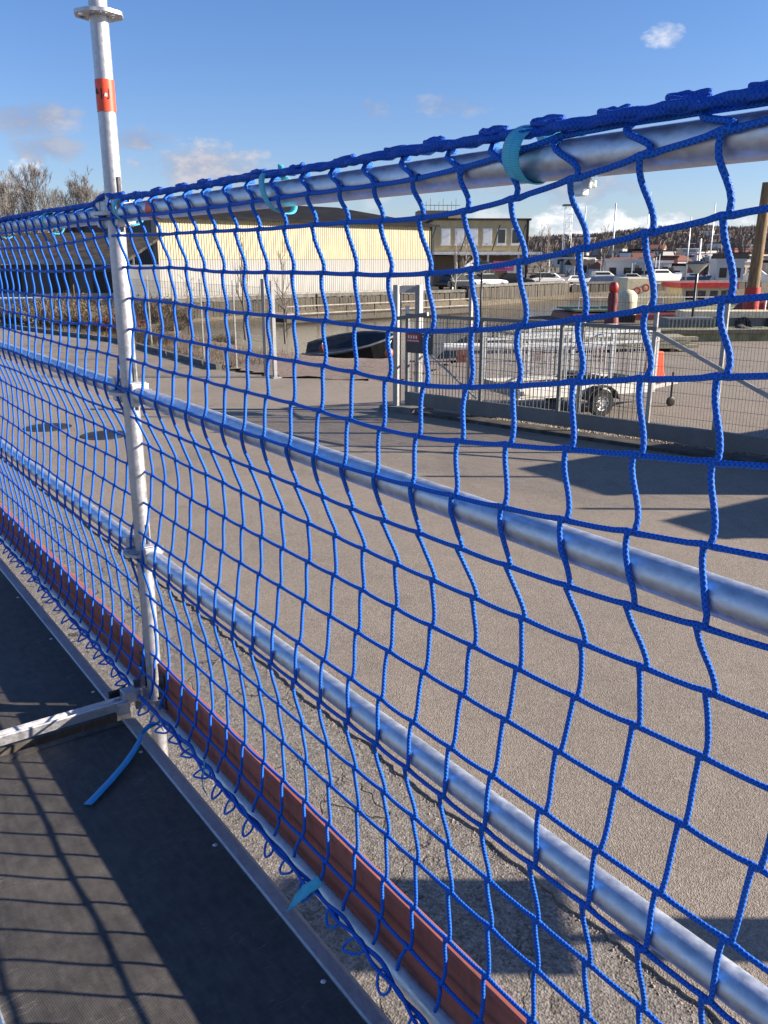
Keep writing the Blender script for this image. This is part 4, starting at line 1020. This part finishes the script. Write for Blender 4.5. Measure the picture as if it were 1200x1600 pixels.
# lamps
def lamp(x, y, label):
    t = thing('street_lamp', label, 'street lamp', (x, y, 0), 0, 'black post lamps')
    m = MB(); m.tube([(0, 0, 0), (0, 0, .9), (0, 0, 2.45)], [.06, .05, .042], 10); m.build('post', 'black_metal', t, True)
    m = MB(); m.ring([(.05, 2.42), (.42, 2.80), (.40, 2.81), (.045, 2.45)], 20, closed=True); m.build('glass_cone', 'lamp_glass', t, 30)
    m = MB(); m.ring([(0, 2.93), (.14, 2.91), (.46, 2.82), (.46, 2.80), (0, 2.80)], 20, closed=False); m.build('cap', 'black_metal', t, 30)
lamp(4.1, 37.3, 'black post lamp with glass cone left of centre of the far quay view')
lamp(12.3, 35.0, 'black post lamp with glass cone beside the work boat at right')

# ------------------------------------------------------------------ quay at right: boats and gear
wbt = thing('work_boat', 'red and cream work boat with wheelhouse moored behind the yard', 'work boat', (15.0, 47.0, -1.2), R(4))
hull = [(-6, .2), (-5.6, 1.5), (5.6, 1.6), (6.6, 1.9), (6.0, .1), (5, -.4), (-5, -.4)]
m = MB(); m.prism(hull, -1.9, 1.9, 'Y'); m.build('hull', 'dark_red', wbt, bevel=.1)
m = MB(); m.box(-5.4, 5.4, -1.75, 1.75, 1.61, 1.70); m.build('deck', 'green_deck', wbt)
m = MB(); m.prism([(-2.6, 1.7), (-2.6, 3.25), (-1.1, 3.25), (-1.1, 2.5), (-1.5, 1.7)], -1.2, 1.0, 'Y'); w_ = m.build('cream_winch_house', 'cream_paint', wbt, bevel=.05)
m = MB()
for (x, z) in ((-2.05, 2.6), (-1.6, 2.75)): m.ring([(.12, -.01), (.2, -.01), (.2, .0), (.12, .0)], 14, c=(x, -1.215, z), axis='Y')
m.build('painted_emblem', 'red_paint', w_)
m = MB(); m.box(.4, 3.0, -1.1, 1.1, 1.7, 2.75); ca = m.build('cabin', 'cream_paint', wbt)
for xx in (.6, 1.25, 1.9, 2.5): m = MB(); m.box(xx, xx + .4, -1.13, -1.105, 2.15, 2.6); m.build('window', 'window_glass', ca)
m = MB(); m.box(.2, 3.3, -1.3, 1.3, 2.75, 3.0); m.build('red_roof', 'red_paint', ca)
m = MB(); m.tube([(1.6, 0, 3.0), (1.6, 0, 5.2)], .05, 6); m.tube([(1.2, 0, 4.4), (2.0, 0, 4.4)], .03, 5); m.build('mast', 'galvanised', wbt)
for i in range(10): m = MB(); m.tube([(-5.2 + i * 1.1, -1.7, 1.7), (-5.2 + i * 1.1, -1.7, 2.3)], .025, 5); m.build('rail_post', 'white_paint', wbt)
m = MB(); m.tube([(-5.2, -1.7, 2.3), (4.7, -1.7, 2.3)], .025, 5); m.build('hand_rail', 'white_paint', wbt)
cp = thing('red_capstan', 'dark capstan post with a round red head on the quay', 'capstan', (10.9, 42, 0))
m = MB(); m.ring([(.0, 1.45), (.22, 1.45), (.26, 1.1), (.22, .7), (.34, .2), (.36, -.03), (0, -.03)], 16, closed=False); m.build('body', 'dark_red', cp, 40)
m = MB(); m.ring([(0, 1.95), (.16, 1.92), (.24, 1.75), (.22, 1.55), (.14, 1.452), (0, 1.452)], 16, closed=False); m.build('head', 'red_paint', cp, 40)
tk = thing('cream_tank', 'rounded cream fuel tank standing left of the work boat winch', 'tank', (12.0, 43.5, 0))
m = MB(); m.ring([(0, 1.55), (.25, 1.5), (.45, 1.3), (.48, .9), (.46, .35), (0, .3)], 18, closed=False); m.build('shell', 'cream_paint', tk, 50)
m = MB(); m.box(-.35, .35, -.35, .35, -.03, .33); m.build('stand', 'black_metal', tk)
mp = thing('mooring_pile', 'tall weathered wooden mooring pile with a red collar at right edge', 'mooring pile', (17.45, 42, -2.3))
m = MB(); m.tube([(0, 0, 0), (.02, 0, 3), (.10, .02, 6), (.16, .02, 8.65)], [.30, .29, .26, .23], 14); m.build('pile', 'pile_wood', mp, 50)
m = MB(); m.ring([(.31, 2.2), (.36, 2.2), (.35, 4.0), (.30, 4.0)], 16, c=(.04, 0, 0)); m.build('red_collar', 'red_paint', mp, 40)
rm = thing('red_machine', 'low red machine with rounded housing at the right edge of the quay', 'machine', (18.9, 43.2, 0))
m = MB(); m.prism([(-1.6, 0), (-1.6, .5), (-1.1, 1.0), (-.4, 1.05), (-.2, .6), (1.8, .6), (1.8, 0)], -.8, .8, 'Y'); m.build('housing', 'dark_red', rm, bevel=.08)
m = MB(); m.tube([(-.6, -.9, .2), (-.6, -.9, 1.3), (.2, -.9, 1.5)], .05, 6); m.build('pipe', 'galvanised', rm)
pn = thing('pontoon', 'long cream-edged concrete pontoon with tyre fenders by the quay', 'pontoon', (16.2, 38.4, 0), R(-2))
m = MB(); m.box(-3.2, 8, -.6, .8, .55, .82); m.build('cream_edge', 'cream_paint', pn)
m = MB(); m.box(-3.2, 8, -.45, .8, -.05, .55); m.build('body', 'grey_plastic', pn)
for i in range(7):
    m = MB(); m.ring([(.16, -.09), (.30, -.09), (.33, 0), (.30, .09), (.16, .09)], 18, c=(-1.9 + i * 1.25, -.56, .28), axis='Y'); m.build('tyre', 'rubber', pn, 40)
bn = thing('ribbed_bin', 'grey ribbed steel bin standing behind the gate at right', 'bin', (11.95, 34.6, 0), R(3))
m = MB(); m.box(-.95, .95, -.5, .5, .02, .78); m.build('shell', 'grey_plastic', bn)
for i in range(13): m = MB(); m.box(-.94 + i * .15, -.88 + i * .15, -.545, -.502, .05, .74); m.build('rib', 'grey_plastic', bn)
for (x, y, s_, lab) in ((13.9, 33.9, .42, 'dark boulder right of the ribbed bin'), (14.6, 34.3, .36, 'dark boulder beside the tyre fenders'), (15.3, 33.7, .40, 'rightmost dark boulder on the quay yard'), (13.2, 34.6, .30, 'small dark boulder touching the ribbed bin')):
    bm = bmesh.new(); bmesh.ops.create_icosphere(bm, subdivisions=3, radius=s_)
    for v in bm.verts: v.co *= 1 + .35 * mnoise.noise(v.co * 3.2 + Vector((x, y, 0))); v.co.z = v.co.z * .8
    me = bpy.data.meshes.new('boulder'); bm.to_mesh(me); bm.free(); me.materials.append(MATS['stone_dark'])
    o = bpy.data.objects.new('boulder', me); COL.objects.link(o); o.location = (x, y, s_ * .5); tag(o, lab, 'boulder', 'boulders on the quay yard')
# plank stack, pipes and lichen slab between trailer and quay
pk = thing('plank_stack', 'long stack of pale greenish planks behind the trailer', 'planks', (7.2, 28.8, 0), R(6))
for r_ in range(3):
    for c_ in range(4):
        m = MB(); m.box(-3.2 + random.uniform(-.1, .1), 3.2 + random.uniform(-.2, .2), c_ * .32, c_ * .32 + .29, .12 + r_ * .13, .12 + r_ * .13 + .11); m.build('plank', 'plank', pk)
for xx in (-2.4, 0, 2.4): m = MB(); m.box(xx, xx + .12, 0, 1.25, -.0, .118); m.build('bearer', 'old_wood', pk)
pp = thing('white_pipe', 'long pale pipe lying on blocks behind the gate', 'pipe', (2.6, 26.2, 0), R(4))
m = MB(); m.tube([(-.8, 0, .45), (1.5, 0, .45), (4.2, 0, .45)], .11, 12); m.build('pipe', 'white_paint', pp, 50)
for xx in (-.4, 1.9, 3.8): m = MB(); m.box(xx, xx + .28, -.15, .15, 0, .345); m.build('block', 'roof_red', pp)
lb = thing('lichen_slab', 'low greenish slab pontoon lying ashore behind the gate', 'slab', (8.4, 33.2, 0), R(6))
m = MB(); m.box(-4.2, 6.8, -.8, .8, .0, .42); m.build('slab', 'lichen_plate', lb, bevel=.03)
m = MB(); m.box(-4.2, 6.8, -.9, -.81, .30, .44); m.build('edge_beam', 'old_wood', lb)
for i in range(5):
    o = MB().box(-.3, .3, -.2, .2, 0, .3).build('timber_block', ('old_wood', 'roof_red')[i % 2]); o.location = (3.6 + i * 1.3, 30.5 + .3 * (i % 3), 0); o.rotation_euler.z = .4 * i
    tag(o, ('grey timber block nearest the white pipe end', 'brick-red block second from the white pipe', 'grey timber block in the middle of the block row', 'brick-red block fourth from the white pipe', 'grey timber block at the right end of the block row')[i], 'block', 'loose blocks behind the gate')
# half-sunk boat in the basin
bt = thing('sunken_boat', 'dark half-sunk boat listing in the water beyond the opening', 'boat', (-1.5, 37.2, -.92), R(-14))
bm_ = MB(); secs = []
for k in range(9):
    u = k / 8; x = -1.9 + 4.1 * u; hw = .95 * math.sin(math.pi * min(1, .12 + u * .92)) ** .6; ze = .42 + .25 * u
    secs.append([(x, -hw, ze), (x, -hw * .8, -.1), (x, 0, -.35), (x, hw * .8, -.1), (x, hw, ze), (x, hw * .75, ze - .02), (x, 0, ze * .55), (x, -hw * .75, ze - .02)])
for s0, s1 in zip(secs, secs[1:]):
    for k in range(8): bm_.quad(s0[k], s0[(k + 1) % 8], s1[(k + 1) % 8], s1[k])
bm_.quad(*secs[0]); bm_.quad(*secs[-1])
bm_.build('hull', 'dark_hull', bt, 40)
m = MB(); m.tube([secs[k][0] for k in range(9)], .05, 6); m.tube([secs[k][4] for k in range(9)], .05, 6); m.build('gunwale', 'grey_plastic', bt, True)
bt.rotation_euler = (R(20), R(-6), R(-12))
for (x, y, z, r_, lab, kind_) in ((.20, 35.6, -.72, .19, 'orange buoy hanging at the bow of the half-sunk boat', 'orange_buoy'), (-2.6, 36.6, -.62, .15, 'faded orange buoy at the stern of the half-sunk boat', 'roof_red')):
    t = thing('buoy', lab, 'buoy', (x, y, z), 0, 'buoys on the sunken boat')
    m = MB(); m.ring([(0, -r_ * 1.1), (r_ * .7, -r_ * .8), (r_, 0), (r_ * .8, r_ * .7), (r_ * .3, r_ * 1.15), (0, r_ * 1.2)], 16, closed=False); m.build('ball', kind_, t, 60)
    m = MB(); m.tube([(0, 0, r_ * 1.1), (.05, .1, r_ * 2.2), (.1, .2, r_ * 2.6)], .02, 6); m.build('rope', 'white_paint', t)
for (x, y, lab) in ((.75, 30.2, 'short pale bollard at the water edge right of the half-sunk boat'),):
    t = thing('bollard', lab, 'bollard', (x - .2, y, hgt(x, y)))
    m = MB(); m.tube([(0, 0, 0), (0, 0, .8)], .11, 12); m.build('post', 'concrete', t, 50)
    m = MB(); m.tube([(0, 0, .8), (0, 0, .88)], .14, 12); m.build('cap', 'concrete', t, 50)

# ------------------------------------------------------------------ trees and shrubs
def branch(mb, tw, p, d, L, r, depth, rnd, spread=.5, up=.25):
    n = 3; pts = [p]; rs = [r]; q = p.copy(); dd = d.copy()
    for i in range(n):
        dd = (dd + Vector((rnd.gauss(0, .10), rnd.gauss(0, .10), rnd.gauss(0, .06) + up * .12))).normalized(); q = q + dd * (L / n); pts.append(q.copy()); rs.append(max(r * (1 - .55 * (i + 1) / n), .0009))
    (mb if depth > 1 else tw).tube(pts, rs, 6 if depth > 3 else 3, cap=False)
    if depth <= 0: return
    k = rnd.choice((3, 4)) if depth > 1 else 4
    for i in range(k):
        s = rnd.uniform(.35, 1.0); idx = s * n; a = pts[int(min(idx, n - 1))].lerp(pts[int(min(idx, n - 1)) + 1], idx - int(min(idx, n - 1)))
        nd = (dd + Vector((rnd.gauss(0, spread), rnd.gauss(0, spread), rnd.gauss(0, spread * .6) + up))).normalized()
        branch(mb, tw, a, nd, L * rnd.uniform(.55, .75), r * .45, depth - 1, rnd, spread, up)
TREES = {}
def tree(kind, loc, h, label, name, group, barkm, seed, depth=5, spread=.45, up=.3, rz=0.0, tr=.022):
    if (kind, seed) not in TREES:
        rnd = random.Random(seed); tm, tw = MB(), MB()
        p = Vector((0, 0, 0)); pts = [p]; rs = [tr]; n = 8
        for i in range(n): p = p + Vector((rnd.gauss(0, .008), rnd.gauss(0, .008), .9 / n)); pts.append(p); rs.append(tr * (1 - .9 * (i + 1) / n))
        tm.tube(pts, rs, 8, cap=False)
        for i in range(2, n + 1):
            for _ in range(3 if kind == 'big' else 2):
                dd = Vector((rnd.gauss(0, spread), rnd.gauss(0, spread), .35 + up)).normalized(); branch(tm, tw, pts[i].lerp(pts[i - 1], rnd.random()), dd, .30 * (1.15 - .08 * i) * (1 if kind == 'big' else .62), rs[i] * .55 + .0015, depth - 2, rnd, spread, up)
        TREES[(kind, seed)] = (tm.mesh('trunk', barkm, True), tw.mesh('crown', 'twig'))
    a, b = TREES[(kind, seed)]
    t = thing(name, label, 'tree', loc, rz, group); t.scale = (h, h, h); part('trunk', a, t); part('crown', b, t); return t
big = [(-27.0, 70, 8.9, 1), (-25.0, 74, 8.6, 2), (-30.5, 74, 8.6, 3), (-26.4, 84, 8.6, 2), (-29.0, 88, 8.6, 1), (-34, 80, 8.9, 2), (-37, 74, 8.6, 3)]
bl = ('bare tree leftmost but two behind the dark shed', 'bare tree directly above the left end of the net', 'bare tree at the left picture edge', 'shorter bare tree close left of the upright', 'bare tree between the two taller ones at left', 'distant bare tree at far left', 'bare tree just outside the left picture edge')
for (x, y, h, s_), lab in zip(big, bl): tree('big', (x, y, 0), h, lab, 'bare_tree', 'bare trees at left', 'bark', s_, 6, .42, .35, rz=x)
sap = [(-6.9, 43.5, 5.2, 11, 'thin bare sapling before the warehouse, left one of the pair'), (-4.7, 41.5, 4.6, 12, 'thin bare sapling before the warehouse, right one of the pair'), (-7.9, 35.5, 2.6, 13, 'small bare sapling behind the bank fence'),
       (7.0, 87.0, 5.5, 12, 'white birch sapling at the warehouse corner'), (8.0, 89.0, 6.2, 11, 'white birch sapling second from the warehouse corner'), (9.2, 90.5, 5.4, 13, 'white birch sapling nearest the white tent'), (17.0, 97, 6.5, 12, 'bare tree right of the tan building'), (19.0, 104, 7.0, 11, 'bare tree behind the white car at right'), (27, 110, 7.5, 13, 'bare tree among the white boats')]
for i, (x, y, h, s_, lab) in enumerate(sap): tree('sap', (x, y, -.9 if 38 < y < 50 else -.05), h, lab, 'bare_sapling', 'bare saplings', 'birch' if 80 < y < 92 else 'bark', s_ + (20 if 80 < y < 92 else 0), 4, .40, .5, rz=i * 1.3, tr=.013)
def shrub_mesh(seed, col_, n=520, hmax=1.0, lean=.5):
    rnd = random.Random(seed); m = MB()
    for _ in range(n):
        a = rnd.uniform(0, 6.283); r = rnd.random() ** .5 * .55; p = Vector((r * math.cos(a), r * math.sin(a), 0)); L = hmax * rnd.uniform(.45, 1.0) * (1.1 - r * .7)
        d = Vector((math.cos(a) * r * lean * 1.6 + rnd.gauss(0, .15), math.sin(a) * r * lean * 1.6 + rnd.gauss(0, .15), 1)).normalized()
        s = Vector((rnd.gauss(0, 1), rnd.gauss(0, 1), 0)).normalized() * rnd.uniform(.005, .013); q = p + d * L * .55; e_ = p + (d + Vector((rnd.gauss(0, .25), rnd.gauss(0, .25), 0))).normalized() * L
        m.quad(p - s, p + s, q + s * .8, q - s * .8); m.quad(q - s * .8, q + s * .8, e_)
        for _k in range(3):
            c = p.lerp(e_, rnd.uniform(.35, 1)); w_ = Vector((rnd.gauss(0, .03), rnd.gauss(0, .03), rnd.gauss(0, .03))); w2 = Vector((rnd.gauss(0, .03), rnd.gauss(0, .03), rnd.gauss(0, .03))); m.quad(c, c + w_, c + w2)
    return m.mesh('foliage', col_)
SH = [shrub_mesh(5, 'shrub_twig'), shrub_mesh(6, 'straw', 420, .8), shrub_mesh(7, 'leaf_red', 420, .8), shrub_mesh(8, 'shrub_twig', 620, 1.0, .9)]
stm = MB()
for k in range(6): a = k * 1.05; stm.tube([(0.05 * math.cos(a), .05 * math.sin(a), -.03), (.18 * math.cos(a), .18 * math.sin(a), .45), (.30 * math.cos(a), .30 * math.sin(a), .8)], [.018, .012, .005], 5, cap=False)
STM = stm.mesh('stem', 'bark')
def shrub(x, y, s_, kind, label, sz=None):
    t = thing('bare_shrub', label, 'shrub', (x, y, hgt(x, y)), random.uniform(0, 6), 'winter shrubs on the bank'); t.scale = (s_, s_, sz or s_ * .8); part('foliage', SH[kind], t); part('stem', STM, t)
sl = [(-17.8, 43.2), (-16.2, 42.0), (-15.0, 40.8), (-13.6, 39.6), (-12.4, 38.4), (-11.2, 36.6), (-10.2, 35.2), (-9.2, 33.6), (-8.3, 31.9), (-14.2, 46), (-12.0, 43.5), (-17, 49), (-11.4, 48), (-9.6, 38.8), (-7.2, 36.6), (-6.0, 33.2)]
sl.sort(key=lambda q: q[0] / q[1])
kn = ('brown twiggy', 'straw-coloured', 'reddish', 'spreading brown')
for i, (x, y) in enumerate(sl):
    k = (0, 3, 1, 0, 3, 0, 1, 2, 1, 0, 3, 0, 3, 0, 1, 0)[i]
    shrub(x + random.uniform(-.4, .4), y + random.uniform(-.4, .4), random.uniform(1.4, 2.2) if x < -11 else random.uniform(.7, 1.2), k, '%s winter shrub, %s from the left behind the kerb and bank fence' % (kn[k], ('first', 'second', 'third', 'fourth', 'fifth', 'sixth', 'seventh', 'eighth', 'ninth', 'tenth', 'eleventh', 'twelfth', 'thirteenth', 'fourteenth', 'fifteenth', 'last')[i]))
# dead grass on the bank and along the kerb
gr = MB(); rnd = random.Random(4)
for _ in range(9000):
    u = rnd.random(); a, b = ((Vector((-17.7, 40.4)), Vector((-9.8, 32.5))) if u < .55 else (Vector((-9.8, 32.5)), Vector((-4.6, 24.25))))
    q = a.lerp(b, rnd.random()); nn = Vector((.6, .8)); q = q + nn * (.15 + abs(rnd.gauss(0, 1.6)))
    h_ = rnd.uniform(.08, .32); s = Vector((rnd.gauss(0, 1), rnd.gauss(0, 1), 0)).normalized() * .008; p = Vector((q.x, q.y, hgt(q.x, q.y)))
    gr.quad(p - s, p + s, p + Vector((rnd.gauss(0, .08), rnd.gauss(0, .08), h_)))
tag(gr.build('dry_grass', 'straw'), 'dry straw-coloured grass behind the kerb', 'grass', kind='stuff')

# low wall, white boom and dark shed at left
lw = thing('low_wall', 'low grey retaining wall behind the shrubs at left', 'wall', (-26, 51, 0), R(-8))
for i in range(12): m = MB(); m.box(i * 1.2, i * 1.2 + 1.17, 0, .3, -.1, .85 + .01 * (i % 3)); m.build('wall_block', 'concrete', lw)
bo = thing('white_boom', 'white horizontal barrier boom at the left picture edge', 'barrier', (-18.6, 42.6, 0), R(-3))
m = MB(); m.tube([(-1.5, 0, 1.13), (2.9, 0, 1.17)], .065, 10); m.build('boom', 'white_paint', bo, 50)
m = MB(); m.box(-1.2, -.9, -.15, .15, -.05, 1.05); m.box(1.5, 1.6, -.05, .05, -.05, 1.06); m.build('support', 'grey_plastic', bo)
sh = thing('dark_shed', 'low shed with grey roof and dark open front left of the upright', 'shed', (-25.6, 56, 0), R(-4))
m = MB(); m.box(0, 9.4, .6, 7, 0, 2.6); m.build('wall', 'clad_dark', sh)
m = MB(); m.prism([(-.6, 2.75), (7.6, 4.6), (7.6, 4.75), (-.6, 2.95)], -.5, 9.9, 'X'); m.build('roof', 'roof_grey', sh)
m = MB(); m.box(-.5, 9.9, -.72, -.60, 2.66, 2.98); m.build('fascia', 'concrete', sh)
for xx in (0.1, 3.1, 6.1, 9.1): m = MB(); m.box(xx, xx + .18, -.4, -.22, 0, 2.7); m.build('front_post', 'old_wood', sh)
m = MB(); m.box(0, 9.4, -.2, -.05, 0, .9); m.build('front_panel', 'concrete', sh)
for xx in (1.2, 4.4, 7.2): m = MB(); m.box(xx, xx + 1.3, .52, .58, .95, 2.2); m.build('opening', 'black_metal', sh)

# ------------------------------------------------------------------ far shore: boats, houses, masts, hill wood
def moored_boat(x, y, L, rz, label, hullm='hull_white', z=-1.2):
    t = thing('moored_boat', label, 'boat', (x, y, z), rz, 'boats laid up on the far shore'); h = L * .14; w = L * .15
    m = MB(); m.prism([(-L / 2, h * .35), (-L / 2, h * 1.2), (L * .30, h * 1.3), (L / 2, h * 1.6), (L * .38, .3 * h), (L * .3, -.2), (-L * .45, -.2)], -w, w, 'Y'); m.build('hull', hullm, t, bevel=.08)
    m = MB(); m.prism([(-L * .30, h * 1.22), (-L * .28, h * 2.1), (L * .06, h * 2.1), (L * .22, h * 1.3)], -w * .75, w * .75, 'Y'); c_ = m.build('cabin', 'hull_white', t, bevel=.05)
    m = MB(); m.box(-L * .25, L * .10, -w * .78, -w * .755, h * 1.55, h * 1.9); m.build('window_band', 'window_glass', c_)
    m = MB(); m.tube([(-L * .1, 0, h * 2), (-L * .1, 0, h * 2 + L * .35)], .05, 5); m.build('mast', 'galvanised', t)
rnd = random.Random(21)
bx = [(19.5, 103, 8), (23, 106, 6), (26.5, 107, 9), (31, 110, 7), (35, 112, 10), (40, 114, 7), (45, 117, 8), (50, 119, 9), (57, 121, 8), (64, 124, 9), (72, 127, 8), (29, 116, 8), (37, 120, 9), (48, 126, 8)]
on = ('first', 'second', 'third', 'fourth', 'fifth', 'sixth', 'seventh', 'eighth', 'ninth', 'tenth', 'eleventh', 'twelfth', 'thirteenth', 'fourteenth', 'fifteenth', 'sixteenth', 'seventeenth', 'eighteenth', 'nineteenth', 'twentieth')
bx.sort(key=lambda q: q[0] / q[1])
for i, (x, y, L) in enumerate(bx): moored_boat(x, y, L * .55, rnd.uniform(-.5, .5), '%s white cabin boat from the left on the far shore' % on[i], 'hull_blue' if i % 5 == 2 else 'hull_white', .1)
def house(x, y, w, d, h, wall, rfm, label, flat):
    z = hgt(x, y) - .3; t = thing('far_house', label, 'house', (x, y, z), rnd.uniform(-.5, .5), 'buildings on the far shore')
    m = MB(); m.box(0, w, 0, d, 0, h); m.build('wall', wall, t)
    m = MB()
    if flat: m.box(-.2, w + .2, -.2, d + .2, h + .003, h + .35)
    else: m.prism([(-.2, h), (d + .2, h), (d / 2, h + d * .20)], -.3, w + .3, 'X')
    m.build('roof', rfm, t)
    fl_ = max(1, int(h / 2.8)); nw = max(2, int(w / 2.2)); m = MB()
    for f_ in range(fl_):
        for k in range(nw):
            xx = w * (k + .5) / nw; zz = 1.0 + f_ * 2.8; m.box(xx - .45, xx + .45, -.06, -.01, zz, zz + 1.2)
    m.build('windows', 'window_glass', t)['kind'] = 'stuff'
cnt = 0
walls = ['house_white', 'house_white', 'house_grey', 'house_white', 'house_beige', 'house_white', 'house_red', 'house_grey']
rows = [(124, 27, 15), (150, 30, 16), (185, 34, 18), (235, 44, 20), (320, 60, 20), (420, 80, 20), (540, 115, 18)]
used_l = {}
for (yy, x0, n) in rows:
    for k in range(n):
        x = x0 + (yy * .47 - x0 + 14) * (k + rnd.uniform(.1, .9)) / n; y = yy + rnd.uniform(-12, 12); wl = rnd.choice(walls); fl_ = rnd.random() < .72
        w_ = rnd.uniform(1.8, 4.2) * (1 + yy / 400); h_ = rnd.uniform(1.0, 2.3) * (1 + max(0, yy - 60) / 210)
        rk = rnd.choice(['roof_grey', 'roof_dark', 'roof_red', 'roof_grey'])
        lab = '%s %s-roofed %s building, %s from the left in the %s row on the far shore' % (wl.split('_')[1], 'flat' if fl_ else 'pitched', 'low' if h_ < 3.6 else 'tall', on[k], ('nearest', 'second', 'third', 'middle', 'fifth', 'sixth', 'farthest')[[r[0] for r in rows].index(yy)])
        house(x, y, w_, rnd.uniform(3, 5) * (1 + yy / 500), h_, wl, 'house_white' if fl_ and rnd.random() < .4 else rk, lab, fl_)
def pylon(x, y, h, w, label):
    t = thing('lattice_mast', label, 'mast', (x, y, hgt(x, y) - .5)); m = MB()
    for (sx, sy) in ((-1, -1), (1, -1), (1, 1), (-1, 1)): m.tube([(sx * w, sy * w, 0), (sx * w * .85, sy * w * .85, h)], .10, 4)
    m.build('legs', 'galvanised', t); m = MB(); n = int(h / (w * 2)); 
    for i in range(n):
        za, zb = h * i / n, h * (i + 1) / n; m.tube([(-w, -w, za), (w, -w, zb)], .06, 3); m.tube([(w, w, za), (w, -w, zb)], .06, 3); m.tube([(-w, -w, zb), (w, -w, zb)], .06, 3)
    m.build('lattice', 'galvanised', t); m = MB(); m.box(-w * 1.5, w * 1.5, -w * 1.5, w * 1.5, h, h + .5); m.build('head', 'grey_plastic', t)
pylon(61, 300, 18.5, 1.2, 'grey lattice tower above the far shore left of the tall thin mast')
t = thing('thin_mast', 'tall thin mast rising above the wooded hill', 'mast', (76.5, 300, -.5)); m = MB(); m.tube([(0, 0, 0), (0, 0, 21)], [.35, .22], 6); m.build('pole', 'galvanised', t, True); m = MB(); m.box(-.4, .4, -.4, .4, 0, .8); m.build('foot', 'concrete', t)
for i, (x, y, h) in enumerate(((24, 108, 9), (33, 113, 11), (43, 118, 10), (55, 124, 12), (66, 128, 11), (38, 112, 8))):
    t = thing('sailing_mast', '%s bare sailing mast from the left on the far shore' % on[i], 'mast', (x, y, 0), 0, 'sailing masts on the far shore'); m = MB(); m.tube([(0, 0, 0), (0, 0, h)], [.09, .05], 6); m.build('spar', 'galvanised', t, True); m = MB(); m.tube([(-.9, 0, h * .6), (.9, 0, h * .6)], .03, 4); m.build('spreader', 'galvanised', t)
# winter wood on the hillside: one mass
fm = MB(); rnd = random.Random(99)
def spike_tree(x, y, h):
    z = hgt(x, y) - .3; a = rnd.uniform(0, 6.28)
    for k in range(9):
        aa = a + k * .7; sp = rnd.uniform(.05, .26) * h; L = h * rnd.uniform(.6, 1.0); z0 = z + h * rnd.uniform(0, .3); wd = h * rnd.uniform(.012, .035)
        tx, ty = x + math.cos(aa) * sp, y + math.sin(aa) * sp; c, s_ = math.cos(aa + 1.57) * wd, math.sin(aa + 1.57) * wd
        mx, my = (x + tx) / 2, (y + ty) / 2
        fm.quad((x, y, z0), (mx + wd, my, (z0 + z + L) / 2), (tx + c, ty + s_, z + L), (tx - c - wd, ty - s_, z + L * rnd.uniform(.85, 1.0)), (mx - wd, my, (z0 + z + L) / 2))
for _ in range(16000):
    y = rnd.uniform(230, 960) ; x = y * rnd.uniform(.10, .52)
    if y < 330 and rnd.random() < .93: continue
    if y < 560 and rnd.random() < .62: continue
    spike_tree(x, y, rnd.uniform(3.5, 8))
for _ in range(160):
    y = rnd.uniform(125, 230); x = y * rnd.uniform(.14, .55); spike_tree(x, y, rnd.uniform(1.0, 2.6))
for _ in range(1500):
    y = rnd.uniform(300, 900); x = -y * rnd.uniform(-.1, .7); spike_tree(x, y, rnd.uniform(5, 9))
tag(fm.build('hill_wood', 'forest'), 'brown leafless wood covering the far hillside', 'wood', kind='stuff')

# ------------------------------------------------------------------ things added beside the picture to throw the long shadows
ct = thing('wide_shadow_caster', 'ribbed box added out of view right of the picture to cast the large road shadow', 'shadow caster', (8.25, 12.32, 0), R(31.5))  # unseen box, added so its corner shadow falls on the road
m = MB(); m.box(0, 6, -1.7, 0, .05, 2.35); m.build('shell', 'clad_dark', ct)
for i in range(24): m = MB(); m.box(.1 + i * .245, .2 + i * .245, -1.74, -1.703, .2, 2.2); m.build('rib', 'clad_dark', ct)
m = MB(); m.box(-.03, 6.03, -1.75, .03, 2.353, 2.43); m.build('roof', 'roof_grey', ct)
c2 = thing('narrow_shadow_caster', 'tall narrow box added out of view right of the picture to cast the smaller road shadow', 'cabinet', (9.8, 9.67, 0), R(31.5))  # second unseen box, added for the smaller shadow wedge
m = MB(); m.box(0, 2.0, -.78, 0, .05, 2.46); m.build('shell', 'grey_plastic', c2)
m = MB(); m.box(-.03, 2.03, -.81, .03, 2.463, 2.52); m.build('roof', 'roof_grey', c2)
for xx in (.05, 1.03): m = MB(); m.box(xx, xx + .92, -.80, -.783, .15, 2.35); m.build('door', 'grey_plastic', c2)
pm = thing('board_shadow_caster', 'box with a board above it, added out of view right of the picture to shade the ground', 'pay machine', (4.98, 3.2, 0), R(90))  # invented unseen stand, sized to shade a patch near the scaffold
m = MB(); m.box(-.17, .10, -.14, .14, 0, 1.43); m.build('cabinet', 'grey_plastic', pm)
m = MB(); m.box(-.25, .36, -.03, .03, 1.60, 2.14); m.build('caster_board', 'hull_blue', pm)
m = MB(); m.tube([(-.03, 0, 1.43), (-.03, 0, 1.60)], .03, 8); m.build('neck', 'galvanised', pm)
